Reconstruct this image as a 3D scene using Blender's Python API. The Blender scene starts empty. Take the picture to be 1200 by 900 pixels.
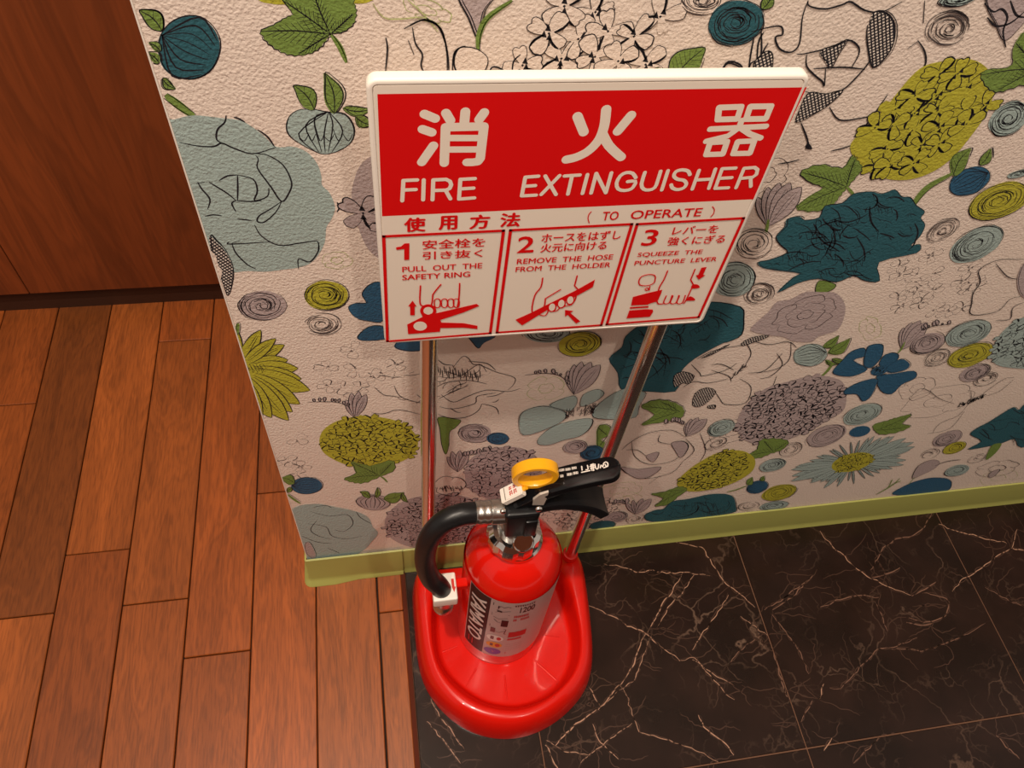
import bpy, bmesh, math, random
import numpy as np
from mathutils import Vector, Matrix
from mathutils.geometry import tessellate_polygon, delaunay_2d_cdt

# ------------------------------------------------------------------ camera, world, lights, exposure
C = bpy.context.scene
COL = C.collection
S = 0.93                                   # metres per scene unit (camera height)
R = np.array([[0.98426525, 0.16011789, 0.07472374], [-0.15374783, 0.56767081, 0.80877157], [0.08708031, -0.80753459, 0.58335659]])
FPX = 906.38
cam = bpy.data.objects.new('camera', bpy.data.cameras.new('camera')); COL.objects.link(cam)
cam.data.sensor_width = 36; cam.data.lens = FPX / 1200 * 36; cam.data.clip_start = .02
M = Matrix.Identity(4)
for i in range(3):
    M[i][0] = R[i, 0]; M[i][1] = R[i, 2]; M[i][2] = -R[i, 1]
M[2][3] = S
cam.matrix_world = M
C.camera = cam

w = bpy.data.worlds.new('room_ambience'); C.world = w; w.use_nodes = True
w.node_tree.nodes['Background'].inputs[0].default_value = (1.0, .84, .70, 1)
w.node_tree.nodes['Background'].inputs[1].default_value = .46

def lamp(name, loc, power, radius, color, spot=None, target=None, blend=.6):
    l = bpy.data.lights.new(name, 'SPOT' if spot else 'POINT')
    l.energy = power; l.shadow_soft_size = radius; l.color = color
    if spot: l.spot_size = math.radians(spot); l.spot_blend = blend
    o = bpy.data.objects.new(name, l); COL.objects.link(o)
    o.location = Vector(loc) * S
    if target is not None:
        o.rotation_euler = (Vector(target) * S - o.location).to_track_quat('-Z', 'Y').to_euler()
    return o
lamp('ceiling_downlight', (-.22, -.02, 2.3), 90, .028, (1, .85, .70), 100, (.0, .20, 0), 1.0)
lamp('ceiling_downlight', (.55, -.75, 2.5), 40, .035, (1, .85, .70), 130, (.2, .2, 0), 1.0)
lamp('ceiling_downlight', (-.9, -.5, 2.5), 44, .035, (1, .85, .70), 130, (-.3, .3, 0), 1.0)

C.view_settings.view_transform = 'Standard'; C.view_settings.look = 'None'
C.view_settings.gamma = 1; C.view_settings.use_curve_mapping = False
C.view_settings.exposure = 0.0

# ------------------------------------------------------------------ geometry of the view: pixel of the photo -> point on a plane of the room
EYE = np.array([0, 0, 1.0])
def ray(x, y): return R @ np.array([(x - 600) / FPX, 1, (450 - y) / FPX])
def P(x, y, ax, v):
    r = ray(x, y); return EYE + r * (v - EYE[ax]) / r[ax]

YW = .413          # wallpapered wall
YS = .372          # face of the sign
EX, EY, ER = .1195, .320, .0528    # axis and radius of the extinguisher

# ------------------------------------------------------------------ helpers
def lin(c): return tuple(((v / 255) / 12.92 if v / 255 <= .04045 else ((v / 255 + .055) / 1.055) ** 2.4) for v in c)
def nodes(m): return m.node_tree.nodes, m.node_tree.links
def mat(name, rgb, rough=.5, metal=0, coat=0, spec=.5, trans=0):
    m = bpy.data.materials.new(name); m.use_nodes = True
    b = m.node_tree.nodes['Principled BSDF']
    b.inputs['Base Color'].default_value = (*rgb, 1); b.inputs['Roughness'].default_value = rough
    b.inputs['Metallic'].default_value = metal; b.inputs['Coat Weight'].default_value = coat
    b.inputs['Coat Roughness'].default_value = .035
    b.inputs['Specular IOR Level'].default_value = spec
    b.inputs['Transmission Weight'].default_value = trans
    return m
def bump(m, scale, strength, dist=.001, detail=3, stretch=(1, 1, 1)):
    n, l = nodes(m); b = n['Principled BSDF']
    tc = n.new('ShaderNodeTexCoord'); mp = n.new('ShaderNodeMapping'); mp.inputs['Scale'].default_value = stretch
    t = n.new('ShaderNodeTexNoise'); t.inputs['Scale'].default_value = scale; t.inputs['Detail'].default_value = detail
    u = n.new('ShaderNodeBump'); u.inputs['Strength'].default_value = strength; u.inputs['Distance'].default_value = dist
    l.new(tc.outputs['Object'], mp.inputs[0]); l.new(mp.outputs[0], t.inputs['Vector'])
    l.new(t.outputs['Fac'], u.inputs['Height']); l.new(u.outputs[0], b.inputs['Normal'])
    return m

def mesh_obj(name, verts, faces, mats, parent=None, idx=None, smooth=False, scale=True):
    me = bpy.data.meshes.new(name)
    if scale: verts = [(v[0] * S, v[1] * S, v[2] * S) for v in verts]
    me.from_pydata(verts, [], faces)
    if not isinstance(mats, (list, tuple)): mats = [mats]
    for m in mats: me.materials.append(m)
    if idx is not None: me.polygons.foreach_set('material_index', idx)
    if smooth: me.polygons.foreach_set('use_smooth', [True] * len(me.polygons))
    me.update()
    o = bpy.data.objects.new(name, me); COL.objects.link(o)
    if parent: o.parent = parent
    return o
def bm_obj(name, bm, m, parent=None, smooth=False):
    me = bpy.data.meshes.new(name)
    bmesh.ops.recalc_face_normals(bm, faces=bm.faces)
    bm.to_mesh(me); bm.free(); me.materials.append(m)
    if smooth: me.polygons.foreach_set('use_smooth', [True] * len(me.polygons))
    o = bpy.data.objects.new(name, me); COL.objects.link(o)
    if parent: o.parent = parent
    return o
def box_bm(x0, x1, y0, y1, z0, z1, bev=0, seg=2):
    bm = bmesh.new()
    r = bmesh.ops.create_cube(bm, size=1)
    for v in bm.verts:
        v.co = Vector(((x0 + x1) / 2 + v.co.x * (x1 - x0), (y0 + y1) / 2 + v.co.y * (y1 - y0), (z0 + z1) / 2 + v.co.z * (z1 - z0))) * S
    if bev: bmesh.ops.bevel(bm, geom=list(bm.edges), offset=bev * S, segments=seg, affect='EDGES', profile=.6)
    return bm
def weighted(o, ang=40):
    me = o.data
    me.polygons.foreach_set('use_smooth', [True] * len(me.polygons))
    me.set_sharp_from_angle(angle=math.radians(ang))
    return o
def struct(o): o['kind'] = 'structure'; return o
def empty(name, loc):
    o = bpy.data.objects.new(name, None); COL.objects.link(o); o.location = Vector(loc) * S; o.empty_display_size = .05
    return o
def adopt(o, parent):      # parent keeping the world place
    o.parent = parent; o.matrix_parent_inverse = Matrix.Translation(parent.location).inverted() if parent.type == 'EMPTY' else Matrix.Identity(4); return o
def tag(o, label, cat, group=None):
    o['label'] = label; o['category'] = cat
    if group: o['group'] = group
    return o
def lathe(name, prof, cx, cy, m, parent=None, seg=64, smooth=True, rot=None, origin=None):
    vs = []; fs = []
    for r, z in prof:
        for k in range(seg):
            a = 2 * math.pi * k / seg
            vs.append((r * math.cos(a), r * math.sin(a), z))
    n = len(prof)
    for i in range(n - 1):
        for k in range(seg):
            a = i * seg + k; b = i * seg + (k + 1) % seg
            fs.append((a, b, b + seg, a + seg))
    fs.append(tuple(range(seg - 1, -1, -1))); fs.append(tuple((n - 1) * seg + k for k in range(seg)))
    if rot is not None: vs = [tuple(rot @ Vector(v)) for v in vs]
    vs = [(v[0] + cx, v[1] + cy, v[2] + (origin or 0)) for v in vs]
    o = mesh_obj(name, vs, fs, m, None, smooth=smooth)
    if smooth: weighted(o, 35)
    if parent: adopt(o, parent)
    return o
def crom(pts, sub=4, closed=False):
    n = len(pts)
    if n < 3: return [tuple(p) for p in pts]
    out = []
    A = np.array(pts, float)
    rng = range(n) if closed else range(n - 1)
    for i in rng:
        if closed: p0, p1, p2, p3 = A[i - 1], A[i], A[(i + 1) % n], A[(i + 2) % n]
        else: p0, p1, p2, p3 = A[max(i - 1, 0)], A[i], A[i + 1], A[min(i + 2, n - 1)]
        for k in range(sub):
            t = k / sub
            q = .5 * ((2 * p1) + (-p0 + p2) * t + (2 * p0 - 5 * p1 + 4 * p2 - p3) * t * t + (-p0 + 3 * p1 - 3 * p2 + p3) * t ** 3)
            out.append(tuple(q))
    if not closed: out.append(tuple(A[-1]))
    return out
def tube(name, path, rad, m, parent=None, seg=20, sub=6, ends=True, radf=None):
    pts = [Vector(p) for p in crom(path, sub)]
    vs = []; fs = []
    t0 = (pts[1] - pts[0]).normalized()
    nrm = t0.orthogonal().normalized()
    for i, p in enumerate(pts):
        t = (pts[min(i + 1, len(pts) - 1)] - pts[max(i - 1, 0)]).normalized()
        nrm = (nrm - t * nrm.dot(t)).normalized(); bi = t.cross(nrm)
        r = rad if radf is None else rad * radf(i / (len(pts) - 1))
        for k in range(seg):
            a = 2 * math.pi * k / seg
            vs.append(tuple(p + (nrm * math.cos(a) + bi * math.sin(a)) * r))
    for i in range(len(pts) - 1):
        for k in range(seg):
            a = i * seg + k; b = i * seg + (k + 1) % seg
            fs.append((a, b, b + seg, a + seg))
    if ends:
        fs.append(tuple(range(seg - 1, -1, -1))); fs.append(tuple((len(pts) - 1) * seg + k for k in range(seg)))
    o = mesh_obj(name, vs, fs, m)
    weighted(o, 50)
    if parent: adopt(o, parent)
    return o

# ------------------------------------------------------------------ flat print: fills and ink lines lying on a surface
class Print:
    def __init__(s, px2uv, place, mats, clip=None):
        s.px = px2uv; s.place = place; s.names = list(mats); s.mats = [mats[k] for k in s.names]
        s.v = []; s.f = []; s.i = []; s.off = 4e-5; s.clip = clip; s.sx = s.sy = 0.0; s.step = 6e-7; s.wk = 1.0
    def up(s, k=1): s.off += s.step * k
    def add(s, uv, faces, m):
        b = len(s.v); s.v += [s.place(u + s.sx, v + s.sy, s.off) for u, v in uv]
        mi = s.names.index(m)
        for f in faces: s.f.append(tuple(b + k for k in f)); s.i.append(mi)
    def polyuv(s, uv, m):
        if s.clip:
            x0, x1, z0 = s.clip
            for ax, val, sg in ((0, x0 - s.sx, 1), (0, x1 - s.sx, -1), (1, z0 - s.sy, 1)):
                out = []
                for i in range(len(uv)):
                    a, b = uv[i - 1], uv[i]
                    ia = sg * (a[ax] - val) >= 0; ib = sg * (b[ax] - val) >= 0
                    if ia != ib:
                        t = (val - a[ax]) / (b[ax] - a[ax]); out.append((a[0] + (b[0] - a[0]) * t, a[1] + (b[1] - a[1]) * t))
                    if ib: out.append(b)
                uv = out
                if len(uv) < 3: return
        tri = tessellate_polygon([[Vector((u, v, 0)) for u, v in uv]])
        ff = []
        for a, b, c in tri:
            A, B, D = uv[a], uv[b], uv[c]
            ff.append((a, b, c) if (B[0] - A[0]) * (D[1] - A[1]) - (B[1] - A[1]) * (D[0] - A[0]) > 0 else (a, c, b))
        s.add(uv, ff, m)
    def lineuv(s, uv, m, wd, taper=True, caps=False):
        if s.clip:
            x0, x1, z0 = s.clip
            uv = [p for p in uv if x0 <= p[0] + s.sx <= x1 and p[1] + s.sy >= z0]
        if len(uv) < 2: return
        A = np.array(uv); n = len(A)
        T = np.zeros_like(A); T[1:-1] = A[2:] - A[:-2]; T[0] = A[1] - A[0]; T[-1] = A[-1] - A[-2]
        L = np.hypot(T[:, 0], T[:, 1]); L[L < 1e-9] = 1; T /= L[:, None]
        N = np.stack([-T[:, 1], T[:, 0]], 1)
        t = np.linspace(0, 1, n)
        ww = wd * s.wk * .5 * (np.ones(n) if not taper else .3 + .7 * np.sin(np.pi * np.clip(t, .02, .98)) ** .6)
        a = A + N * ww[:, None]; b = A - N * ww[:, None]
        pts = [tuple(p) for p in a] + [tuple(p) for p in b]
        s.add(pts, [(i, n + i, n + i + 1, i + 1) for i in range(n - 1)], m)
        if caps:
            for q in ((A[0]), (A[-1])):
                s.up(.4)
                c = [(q[0] + wd / 2 * math.cos(k * math.pi / 8), q[1] + wd / 2 * math.sin(k * math.pi / 8)) for k in range(16)]
                s.add(c, [tuple(range(16))], m)
    # pixel-space entries
    def F(s, pts, m, ink=None, iw=.0011, smooth=4):
        q = [s.px(*p) for p in (crom(pts, smooth, True) if smooth > 1 else pts)]
        s.up(); s.polyuv(q, m)
        if ink:
            s.up()
            k = 0
            while k < len(q):
                n = random.randint(6, 22); off = random.uniform(-.0006, .0012)
                seg = [q[(k + j) % len(q)] for j in range(n + 1)]
                s.lineuv([(a + off, b + off * .5) for a, b in seg], ink, iw * random.uniform(.5, 1.2)); k += n - 1
        return q
    def L(s, pts, m='ink', wd=.0012, smooth=4, taper=True, caps=False):
        s.lineuv([s.px(*p) for p in crom(pts, smooth)], m, wd, taper, caps)

def inside(p, poly):
    c = False; j = len(poly) - 1
    for i in range(len(poly)):
        a, b = poly[i], poly[j]
        if (a[1] > p[1]) != (b[1] > p[1]) and p[0] < (b[0] - a[0]) * (p[1] - a[1]) / (b[1] - a[1]) + a[0]: c = not c
        j = i
    return c
def ell(cx, cy, rx, ry, ang=0, n=18, wob=.0):
    c, s_ = math.cos(math.radians(ang)), math.sin(math.radians(ang)); o = []
    for k in range(n):
        t = 2 * math.pi * k / n; q = 1 + random.uniform(-wob, wob)
        x, y = rx * q * math.cos(t), ry * q * math.sin(t); o.append((cx + x * c - y * s_, cy + x * s_ + y * c))
    return o

def ball(p, outline, fill, ink='ink', cell=.0165, wd=.0013, keep=.92):
    """hydrangea head: overlapping four-petalled florets, each filled and outlined in pen"""
    p.up()
    uv = [p.px(*q) for q in crom(outline, 4, True)]
    if fill: p.polyuv(uv, fill)
    p.up()
    xs = [q[0] for q in uv]; ys = [q[1] for q in uv]
    pts = []; j = 0; sp = cell * 1.42; y = min(ys)
    while y < max(ys):
        x = min(xs) + (sp / 2 if j % 2 else 0)
        while x < max(xs):
            q = (x + random.uniform(-.25, .25) * sp, y + random.uniform(-.25, .25) * sp)
            if inside(q, uv): pts.append(q)
            x += sp
        y += sp * .86; j += 1
    random.shuffle(pts)
    for cx, cy in pts:
        if random.random() > keep: continue
        a0 = random.uniform(0, 6.28); out = []; ln_ = []
        for k in range(4):
            L_ = cell * random.uniform(.85, 1.15); A_ = a0 + k * 1.571 + random.uniform(-.18, .18); ww = random.uniform(.36, .5)
            pt = [(.22, A_ - .75), (.62, A_ - ww * 1.25), (.95, A_ - ww * .8), (1.0, A_ - ww * .35), (.9, A_), (1.0, A_ + ww * .35), (.95, A_ + ww * .8), (.62, A_ + ww * 1.25)]
            if random.random() < .5: pt[4] = (1.04, A_)
            ln_.append([(cx + L_ * r * math.cos(t), cy + L_ * r * math.sin(t)) for r, t in pt] )
            out += ln_[-1]
        if not all(inside(((q[0] - cx) * .42 + cx, (q[1] - cy) * .42 + cy), uv) for q in out[::4]): continue
        p.up(); p.polyuv(out, fill or ('ground' if ink == 'ink' else 'ground')); p.up()
        for k, l in enumerate(ln_):
            if random.random() < .1: continue
            c = crom(l + [ln_[(k + 1) % 4][0]], 2); p.lineuv(c, ink, wd * random.uniform(.45, 1.05))
            n_ = len(c)
            if random.random() < .5: p.lineuv(c[:n_ // 3], ink, wd * 1.9)
            if random.random() < .45:
                q = l[0]; h = cell * .22; p.polyuv([(q[0], q[1] + h), (q[0] + h * .7, q[1] - h * .6), (q[0] - h * .6, q[1] - h * .4)], ink)
        h = cell * .07; p.polyuv([(cx + h, cy), (cx, cy + h), (cx - h, cy), (cx, cy - h)], ink)
def swirl(p, cx, cy, rx, ry, ang, fill, ink='ink', wd=.0010):
    p.up()
    if fill: p.polyuv([p.px(*q) for q in crom(ell(cx, cy, rx, ry, ang, 14, .03), 3, True)], fill)
    p.up()
    c, s_ = math.cos(math.radians(ang)), math.sin(math.radians(ang))
    big = max(rx, ry)
    nr = 5 if big < 16 else (7 if big < 26 else 9)
    for i in range(nr):
        f = 1.06 - i * .95 / nr
        for _ in range(2 if big < 14 else 3):
            t0 = random.uniform(0, 6.28); sp = random.uniform(1.2, 3.4); n = 8; ox, oy = random.uniform(-.05, .05), random.uniform(-.05, .05)
            pts = []
            for k in range(n):
                t = t0 + sp * k / (n - 1); g = f + random.uniform(-.03, .03) - .08 * k / n
                x, y = rx * (g * math.cos(t) + ox), ry * (g * math.sin(t) + oy); pts.append((cx + x * c - y * s_, cy + x * s_ + y * c))
            p.L(pts, ink, wd * random.uniform(.6, 1.25), 2)
def leaf(p, base, tip, wid, fill='green', ink='ink', veins=5, bend=.1):
    """simple pointed leaf, wid = half width as a share of its length"""
    B, T = np.array(base, float), np.array(tip, float); d = T - B; n = np.array([-d[1], d[0]])
    mid = lambda t: B + d * t + n * bend * math.sin(math.pi * t)
    prof = lambda t: wid * math.sin(math.pi * t ** .8)
    a = [tuple(mid(t) + n * prof(t)) for t in (.0, .2, .4, .6, .8, 1)]; b = [tuple(mid(t) - n * prof(t)) for t in (.8, .6, .4, .2)]
    p.F(a + b, fill, ink, .0011, 3)
    p.up()
    p.L([tuple(mid(t)) for t in (0, .3, .6, .95)], ink, .001, 2)
    for k in range(veins):
        t = .15 + .65 * k / max(veins, 1)
        for sg in (1, -1): p.L([tuple(mid(t)), tuple(mid(min(t + .16, 1)) + sg * n * prof(min(t + .16, 1)) * .85)], ink, .0007, 1)
def leafpoly(p, outline, base, tips, fill='green', ink='ink', nv=5):
    nv = nv * 2
    o_ = crom(outline, 4, True); cxy = np.mean(outline, 0); sz = max(np.ptp([q[0] for q in outline]), np.ptp([q[1] for q in outline])); am = min(1.3, sz * .016)
    o_ = [(q[0] + (q[0] - cxy[0]) / (math.dist(q, cxy) + 1e-6) * am * (1 if k % 2 else -.4), q[1] + (q[1] - cxy[1]) / (math.dist(q, cxy) + 1e-6) * am * (1 if k % 2 else -.4)) for k, q in enumerate(o_)]
    p.F(o_, fill, ink, .0010, 1)
    p.up()
    for t in tips:
        B, T = np.array(base, float), np.array(t, float)
        p.L([tuple(B), tuple((B + T) / 2 + (T - B)[::-1] * .03), tuple(T)], ink, .0011, 2)
        d = T - B; n = np.array([-d[1], d[0]])
        for k in range(1, nv + 1):
            q = B + d * k / (nv + 1.5)
            for sg in (1, -1):
                e = q + d * .14 + sg * n * .24 * (1 - k / (nv + 2))
                if inside(tuple(e), outline): p.L([tuple(q), tuple(e)], ink, .0009, 1)
def scrib(p, outline, n, ln, ink='ink', wd=.0012, hatch=0):
    """petal-edge pen lines inside an outline"""
    p.up()
    xs = [q[0] for q in outline]; ys = [q[1] for q in outline]; k = tries = 0
    while k < n and tries < 2000:
        tries += 1
        x, y = random.uniform(min(xs), max(xs)), random.uniform(min(ys), max(ys))
        if not inside((x, y), outline): continue
        a = random.uniform(-.9, .9) if random.random() < .65 else random.uniform(0, 6.28); cv = random.choice((-1, 1)) * random.uniform(.6, 2.2); l = ln * random.uniform(.4, 1.2)
        pts = []; n_ = 6; ok = True
        for j in range(n_):
            pts.append((x, y)); x += l / n_ * math.cos(a); y += l / n_ * .8 * math.sin(a); a += cv / n_ + random.uniform(-.25, .25)
            if not inside((x, y), outline): ok = False
        if not ok: continue
        p.L(pts, ink, wd * random.uniform(.5, 1.3), 3); k += 1
        if hatch and random.random() < hatch:
            for j in range(random.randint(3, 6)):
                q = pts[j % 6]; h = ln * .22
                p.L([q, (q[0] + random.uniform(-.2, .5) * h, q[1] + h * random.uniform(.5, 1))], ink, wd * .7, 1)
def petal(p, base, tip, wid, fill, ink='ink', lines=1, iw=.0011):
    B, T = np.array(base, float), np.array(tip, float); d = T - B; n = np.array([-d[1], d[0]])
    prof = lambda t: wid * (math.sin(math.pi * min(t, 1) ** 1.25)) ** .8
    a = [tuple(B + d * t + n * prof(t)) for t in (0, .25, .5, .75, .93)] + [tuple(T)]; b = [tuple(B + d * t - n * prof(t)) for t in (.93, .75, .5, .25)]
    if fill: p.F(a + b, fill, None, 0, 2)
    p.up(); p.L(a, ink, iw, 2); p.L([tuple(B)] + b[::-1] + [tuple(T)], ink, iw, 2)
    for k in range(lines):
        o = (k + 1) / (lines + 1) * 2 - 1
        p.L([tuple(B + d * .1), tuple(B + d * .5 + n * wid * o * .6), tuple(B + d * .85 + n * wid * o * .3)], ink, iw * .6, 2)
def daisy(p, cx, cy, rx, ry, n, wid, fill, a0=0, a1=360, core=None, cr=.2, ang=0):
    c, s_ = math.cos(math.radians(ang)), math.sin(math.radians(ang))
    ks = list(range(n)); random.shuffle(ks)
    for k in ks:
        t = math.radians(a0 + (a1 - a0) * k / n) + random.uniform(-.07, .07); f = random.uniform(.75, 1.05)
        g = lambda q: (cx + rx * q * math.cos(t) * c - ry * q * math.sin(t) * s_, cy + rx * q * math.cos(t) * s_ + ry * q * math.sin(t) * c)
        petal(p, g(.12), g(f), wid, fill, 'ink', 1, .0009)
    if core: ball(p, ell(cx, cy, rx * cr, ry * cr * 1.2, ang, 12), core, cell=.006, wd=.001)
def freesia(p, base, tips, fill='mauve', ink='ink', stem=None):
    for t in tips: petal(p, base, t, .17, fill, ink, 2, .001)
    if stem:
        p.up(); p.L(stem, ink, .0012)
        for k in range(9):
            q = crom(stem, 4)[int(k / 9 * (len(crom(stem, 4)) - 1))]
            petal(p, q, (q[0] + random.uniform(-3, 3), q[1] - random.uniform(2, 7)), .32, fill, ink, 0, .0013)
def bud(p, cx, cy, rx, ry, ang, fill, root=180):
    p.F(ell(cx, cy, rx, ry, ang, 12, .02), fill, 'ink', .001, 3); p.up()
    c, s_ = math.cos(math.radians(ang)), math.sin(math.radians(ang)); r0 = math.radians(root)
    def g(x, y): return (cx + rx * x * c - ry * y * s_, cy + rx * x * s_ + ry * y * c)
    for k in range(8):
        o = -1.15 + 2.3 * k / 7; bx, by = .96 * math.cos(r0), .96 * math.sin(r0)
        e = (-math.cos(r0) * .75 - math.sin(r0) * o * .5, -math.sin(r0) * .75 + math.cos(r0) * o * .5)
        m = ((bx + e[0]) / 2 - math.sin(r0) * o * .62, (by + e[1]) / 2 + math.cos(r0) * o * .62)
        p.L([g(bx, by), g(*m), g(*e)], 'ink', .0012 * random.uniform(.6, 1.2), 4)
def rose(p, cx, cy, rx, ry, ang, ink='ink', rings=3, wd=.0011):
    """nested petal edges, pen lines only"""
    p.up(); c, s_ = math.cos(math.radians(ang)), math.sin(math.radians(ang))
    def g(r, t): return (cx + rx * r * math.cos(t) * c - ry * r * math.sin(t) * s_, cy + rx * r * math.cos(t) * s_ + ry * r * math.sin(t) * c)
    for i in range(rings):
        r = (i + .7) / rings; n = 3 + i; a = random.uniform(0, 6)
        for k in range(n):
            t0 = a + 6.283 * k / n; t1 = t0 + 6.283 / n * random.uniform(.9, 1.15)
            pts = [g(r * .86, t0)] + [g(r * (1 + random.uniform(-.05, .09)), t0 + (t1 - t0) * q) for q in (.15, .35, .6, .8)] + [g(r * .84, t1)]
            if random.random() < .6: pts.append(g(r * .62, t1 - .15))
            p.L(pts, ink, wd * random.uniform(.6, 1.3), 3)

# ------------------------------------------------------------------ materials
def paper(name, rgb):
    if 'ink' not in name: rgb = tuple(min(c * 1.26, .82) for c in rgb)
    m = mat(name, rgb, .62, spec=.35)
    bump(m, 520, .65, .0010, 2); return m
PAPER = {'ground': paper('wallpaper_ground', lin((214, 197, 186))), 'teal': paper('print_teal', lin((38, 84, 95))), 'pale': paper('print_pale_blue', lin((148, 166, 163))),
         'yellow': paper('print_yellow_green', lin((166, 162, 52))), 'green': paper('print_leaf_green', lin((106, 130, 62))), 'mauve': paper('print_mauve', lin((164, 150, 150))),
         'blue': paper('print_blue', lin((40, 84, 114))), 'ink': paper('print_ink', lin((26, 24, 32))), 'grey': paper('print_grey_line', lin((122, 112, 108))), 'hair': paper('print_thin_line', lin((70, 62, 62))),
         'gline': paper('print_green_line', lin((165, 172, 120)))}
def hatchmat():
    m = paper('print_net', (1, 1, 1)); n, l = nodes(m); tc = n.new('ShaderNodeTexCoord'); mp = n.new('ShaderNodeMapping')
    mp.inputs['Rotation'].default_value = (0, math.radians(30), 0); sp = n.new('ShaderNodeSeparateXYZ'); l.new(tc.outputs['Object'], mp.inputs[0]); l.new(mp.outputs[0], sp.inputs[0])
    out = []
    for ax in (0, 2):
        a = n.new('ShaderNodeMath'); a.operation = 'MULTIPLY'; a.inputs[1].default_value = 3000; l.new(sp.outputs[ax], a.inputs[0])
        b = n.new('ShaderNodeMath'); b.operation = 'SINE'; l.new(a.outputs[0], b.inputs[0]); out.append(b)
    c = n.new('ShaderNodeMath'); c.operation = 'MAXIMUM'; l.new(out[0].outputs[0], c.inputs[0]); l.new(out[1].outputs[0], c.inputs[1])
    g = n.new('ShaderNodeMath'); g.operation = 'GREATER_THAN'; g.inputs[1].default_value = .2; l.new(c.outputs[0], g.inputs[0])
    x = n.new('ShaderNodeMix'); x.data_type = 'RGBA'; x.inputs[6].default_value = (*lin((225, 215, 205)), 1); x.inputs[7].default_value = (*lin((28, 26, 34)), 1)
    l.new(g.outputs[0], x.inputs[0]); l.new(x.outputs[2], n['Principled BSDF'].inputs['Base Color']); return m
PAPER['net'] = hatchmat()

def wood(name, scale=1.0, use_obj_color=True, base=(.3, .1, .03), rough=.42, along='y', bumps=.12, contrast=.80):
    m = mat(name, base, rough, spec=.45); n, l = nodes(m); b = n['Principled BSDF']
    tc = n.new('ShaderNodeTexCoord'); oi = n.new('ShaderNodeObjectInfo')
    add = n.new('ShaderNodeVectorMath'); add.operation = 'ADD'
    mul = n.new('ShaderNodeVectorMath'); mul.operation = 'SCALE'; mul.inputs['Scale'].default_value = 13.7
    cb = n.new('ShaderNodeCombineXYZ')
    for k in range(3): l.new(oi.outputs['Random'], cb.inputs[k])
    l.new(cb.outputs[0], mul.inputs[0]); l.new(tc.outputs['Object'], add.inputs[0]); l.new(mul.outputs[0], add.inputs[1])
    st = (1, .08, 1) if along == 'y' else (1, 1, .045)
    st2 = (1, .16, 1) if along == 'y' else (1, 1, .12)
    mp = n.new('ShaderNodeMapping'); mp.inputs['Scale'].default_value = st; l.new(add.outputs[0], mp.inputs[0])
    mp2 = n.new('ShaderNodeMapping'); mp2.inputs['Scale'].default_value = st2; l.new(add.outputs[0], mp2.inputs[0])
    t1 = n.new('ShaderNodeTexNoise'); t1.inputs['Scale'].default_value = 520 * scale; t1.inputs['Detail'].default_value = 3; l.new(mp.outputs[0], t1.inputs['Vector'])
    t2 = n.new('ShaderNodeTexNoise'); t2.inputs['Scale'].default_value = 26 * scale; t2.inputs['Detail'].default_value = 4; t2.inputs['Distortion'].default_value = 1.2; l.new(mp2.outputs[0], t2.inputs['Vector'])
    wv = n.new('ShaderNodeMath'); wv.operation = 'MULTIPLY'; wv.inputs[1].default_value = 55; l.new(t2.outputs['Fac'], wv.inputs[0])
    sn = n.new('ShaderNodeMath'); sn.operation = 'SINE'; l.new(wv.outputs[0], sn.inputs[0])
    r1 = n.new('ShaderNodeMapRange'); r1.inputs[1].default_value = .38; r1.inputs[2].default_value = .52; r1.inputs[3].default_value = contrast; r1.inputs[4].default_value = 1.04; l.new(t1.outputs['Fac'], r1.inputs[0])
    r2 = n.new('ShaderNodeMapRange'); r2.inputs[1].default_value = -1; r2.inputs[2].default_value = 1; r2.inputs[3].default_value = .87; r2.inputs[4].default_value = 1.05; l.new(sn.outputs[0], r2.inputs[0])
    r3 = n.new('ShaderNodeMapRange'); r3.inputs[1].default_value = .3; r3.inputs[2].default_value = .7; r3.inputs[3].default_value = .8; r3.inputs[4].default_value = 1.15; l.new(t2.outputs['Fac'], r3.inputs[0])
    a = n.new('ShaderNodeMath'); a.operation = 'MULTIPLY'; l.new(r1.outputs[0], a.inputs[0]); l.new(r2.outputs[0], a.inputs[1])
    a2 = n.new('ShaderNodeMath'); a2.operation = 'MULTIPLY'; l.new(a.outputs[0], a2.inputs[0]); l.new(r3.outputs[0], a2.inputs[1])
    vm = n.new('ShaderNodeVectorMath'); vm.operation = 'SCALE'
    if use_obj_color: l.new(oi.outputs['Color'], vm.inputs[0])
    else: vm.inputs[0].default_value = base
    l.new(a2.outputs[0], vm.inputs['Scale']); l.new(vm.outputs[0], b.inputs['Base Color'])
    u = n.new('ShaderNodeBump'); u.inputs['Strength'].default_value = bumps; u.inputs['Distance'].default_value = .0006; l.new(t1.outputs['Fac'], u.inputs['Height']); l.new(u.outputs[0], b.inputs['Normal'])
    return m
M_PLANK = wood('oak_floor_stain')
M_PANEL = wood('dark_veneer', .55, False, lin((124, 60, 24)), .5, 'z', .05, .93)
M_DARKWOOD = mat('plinth_dark_wood', lin((56, 28, 12)), .6)
M_EDGE = mat('plank_edge_strip', lin((84, 34, 16)), .8, spec=.2)
M_SUB = mat('subfloor_dark', lin((42, 24, 14)), .9)  # dark base under the planks, visible in their joints

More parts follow.
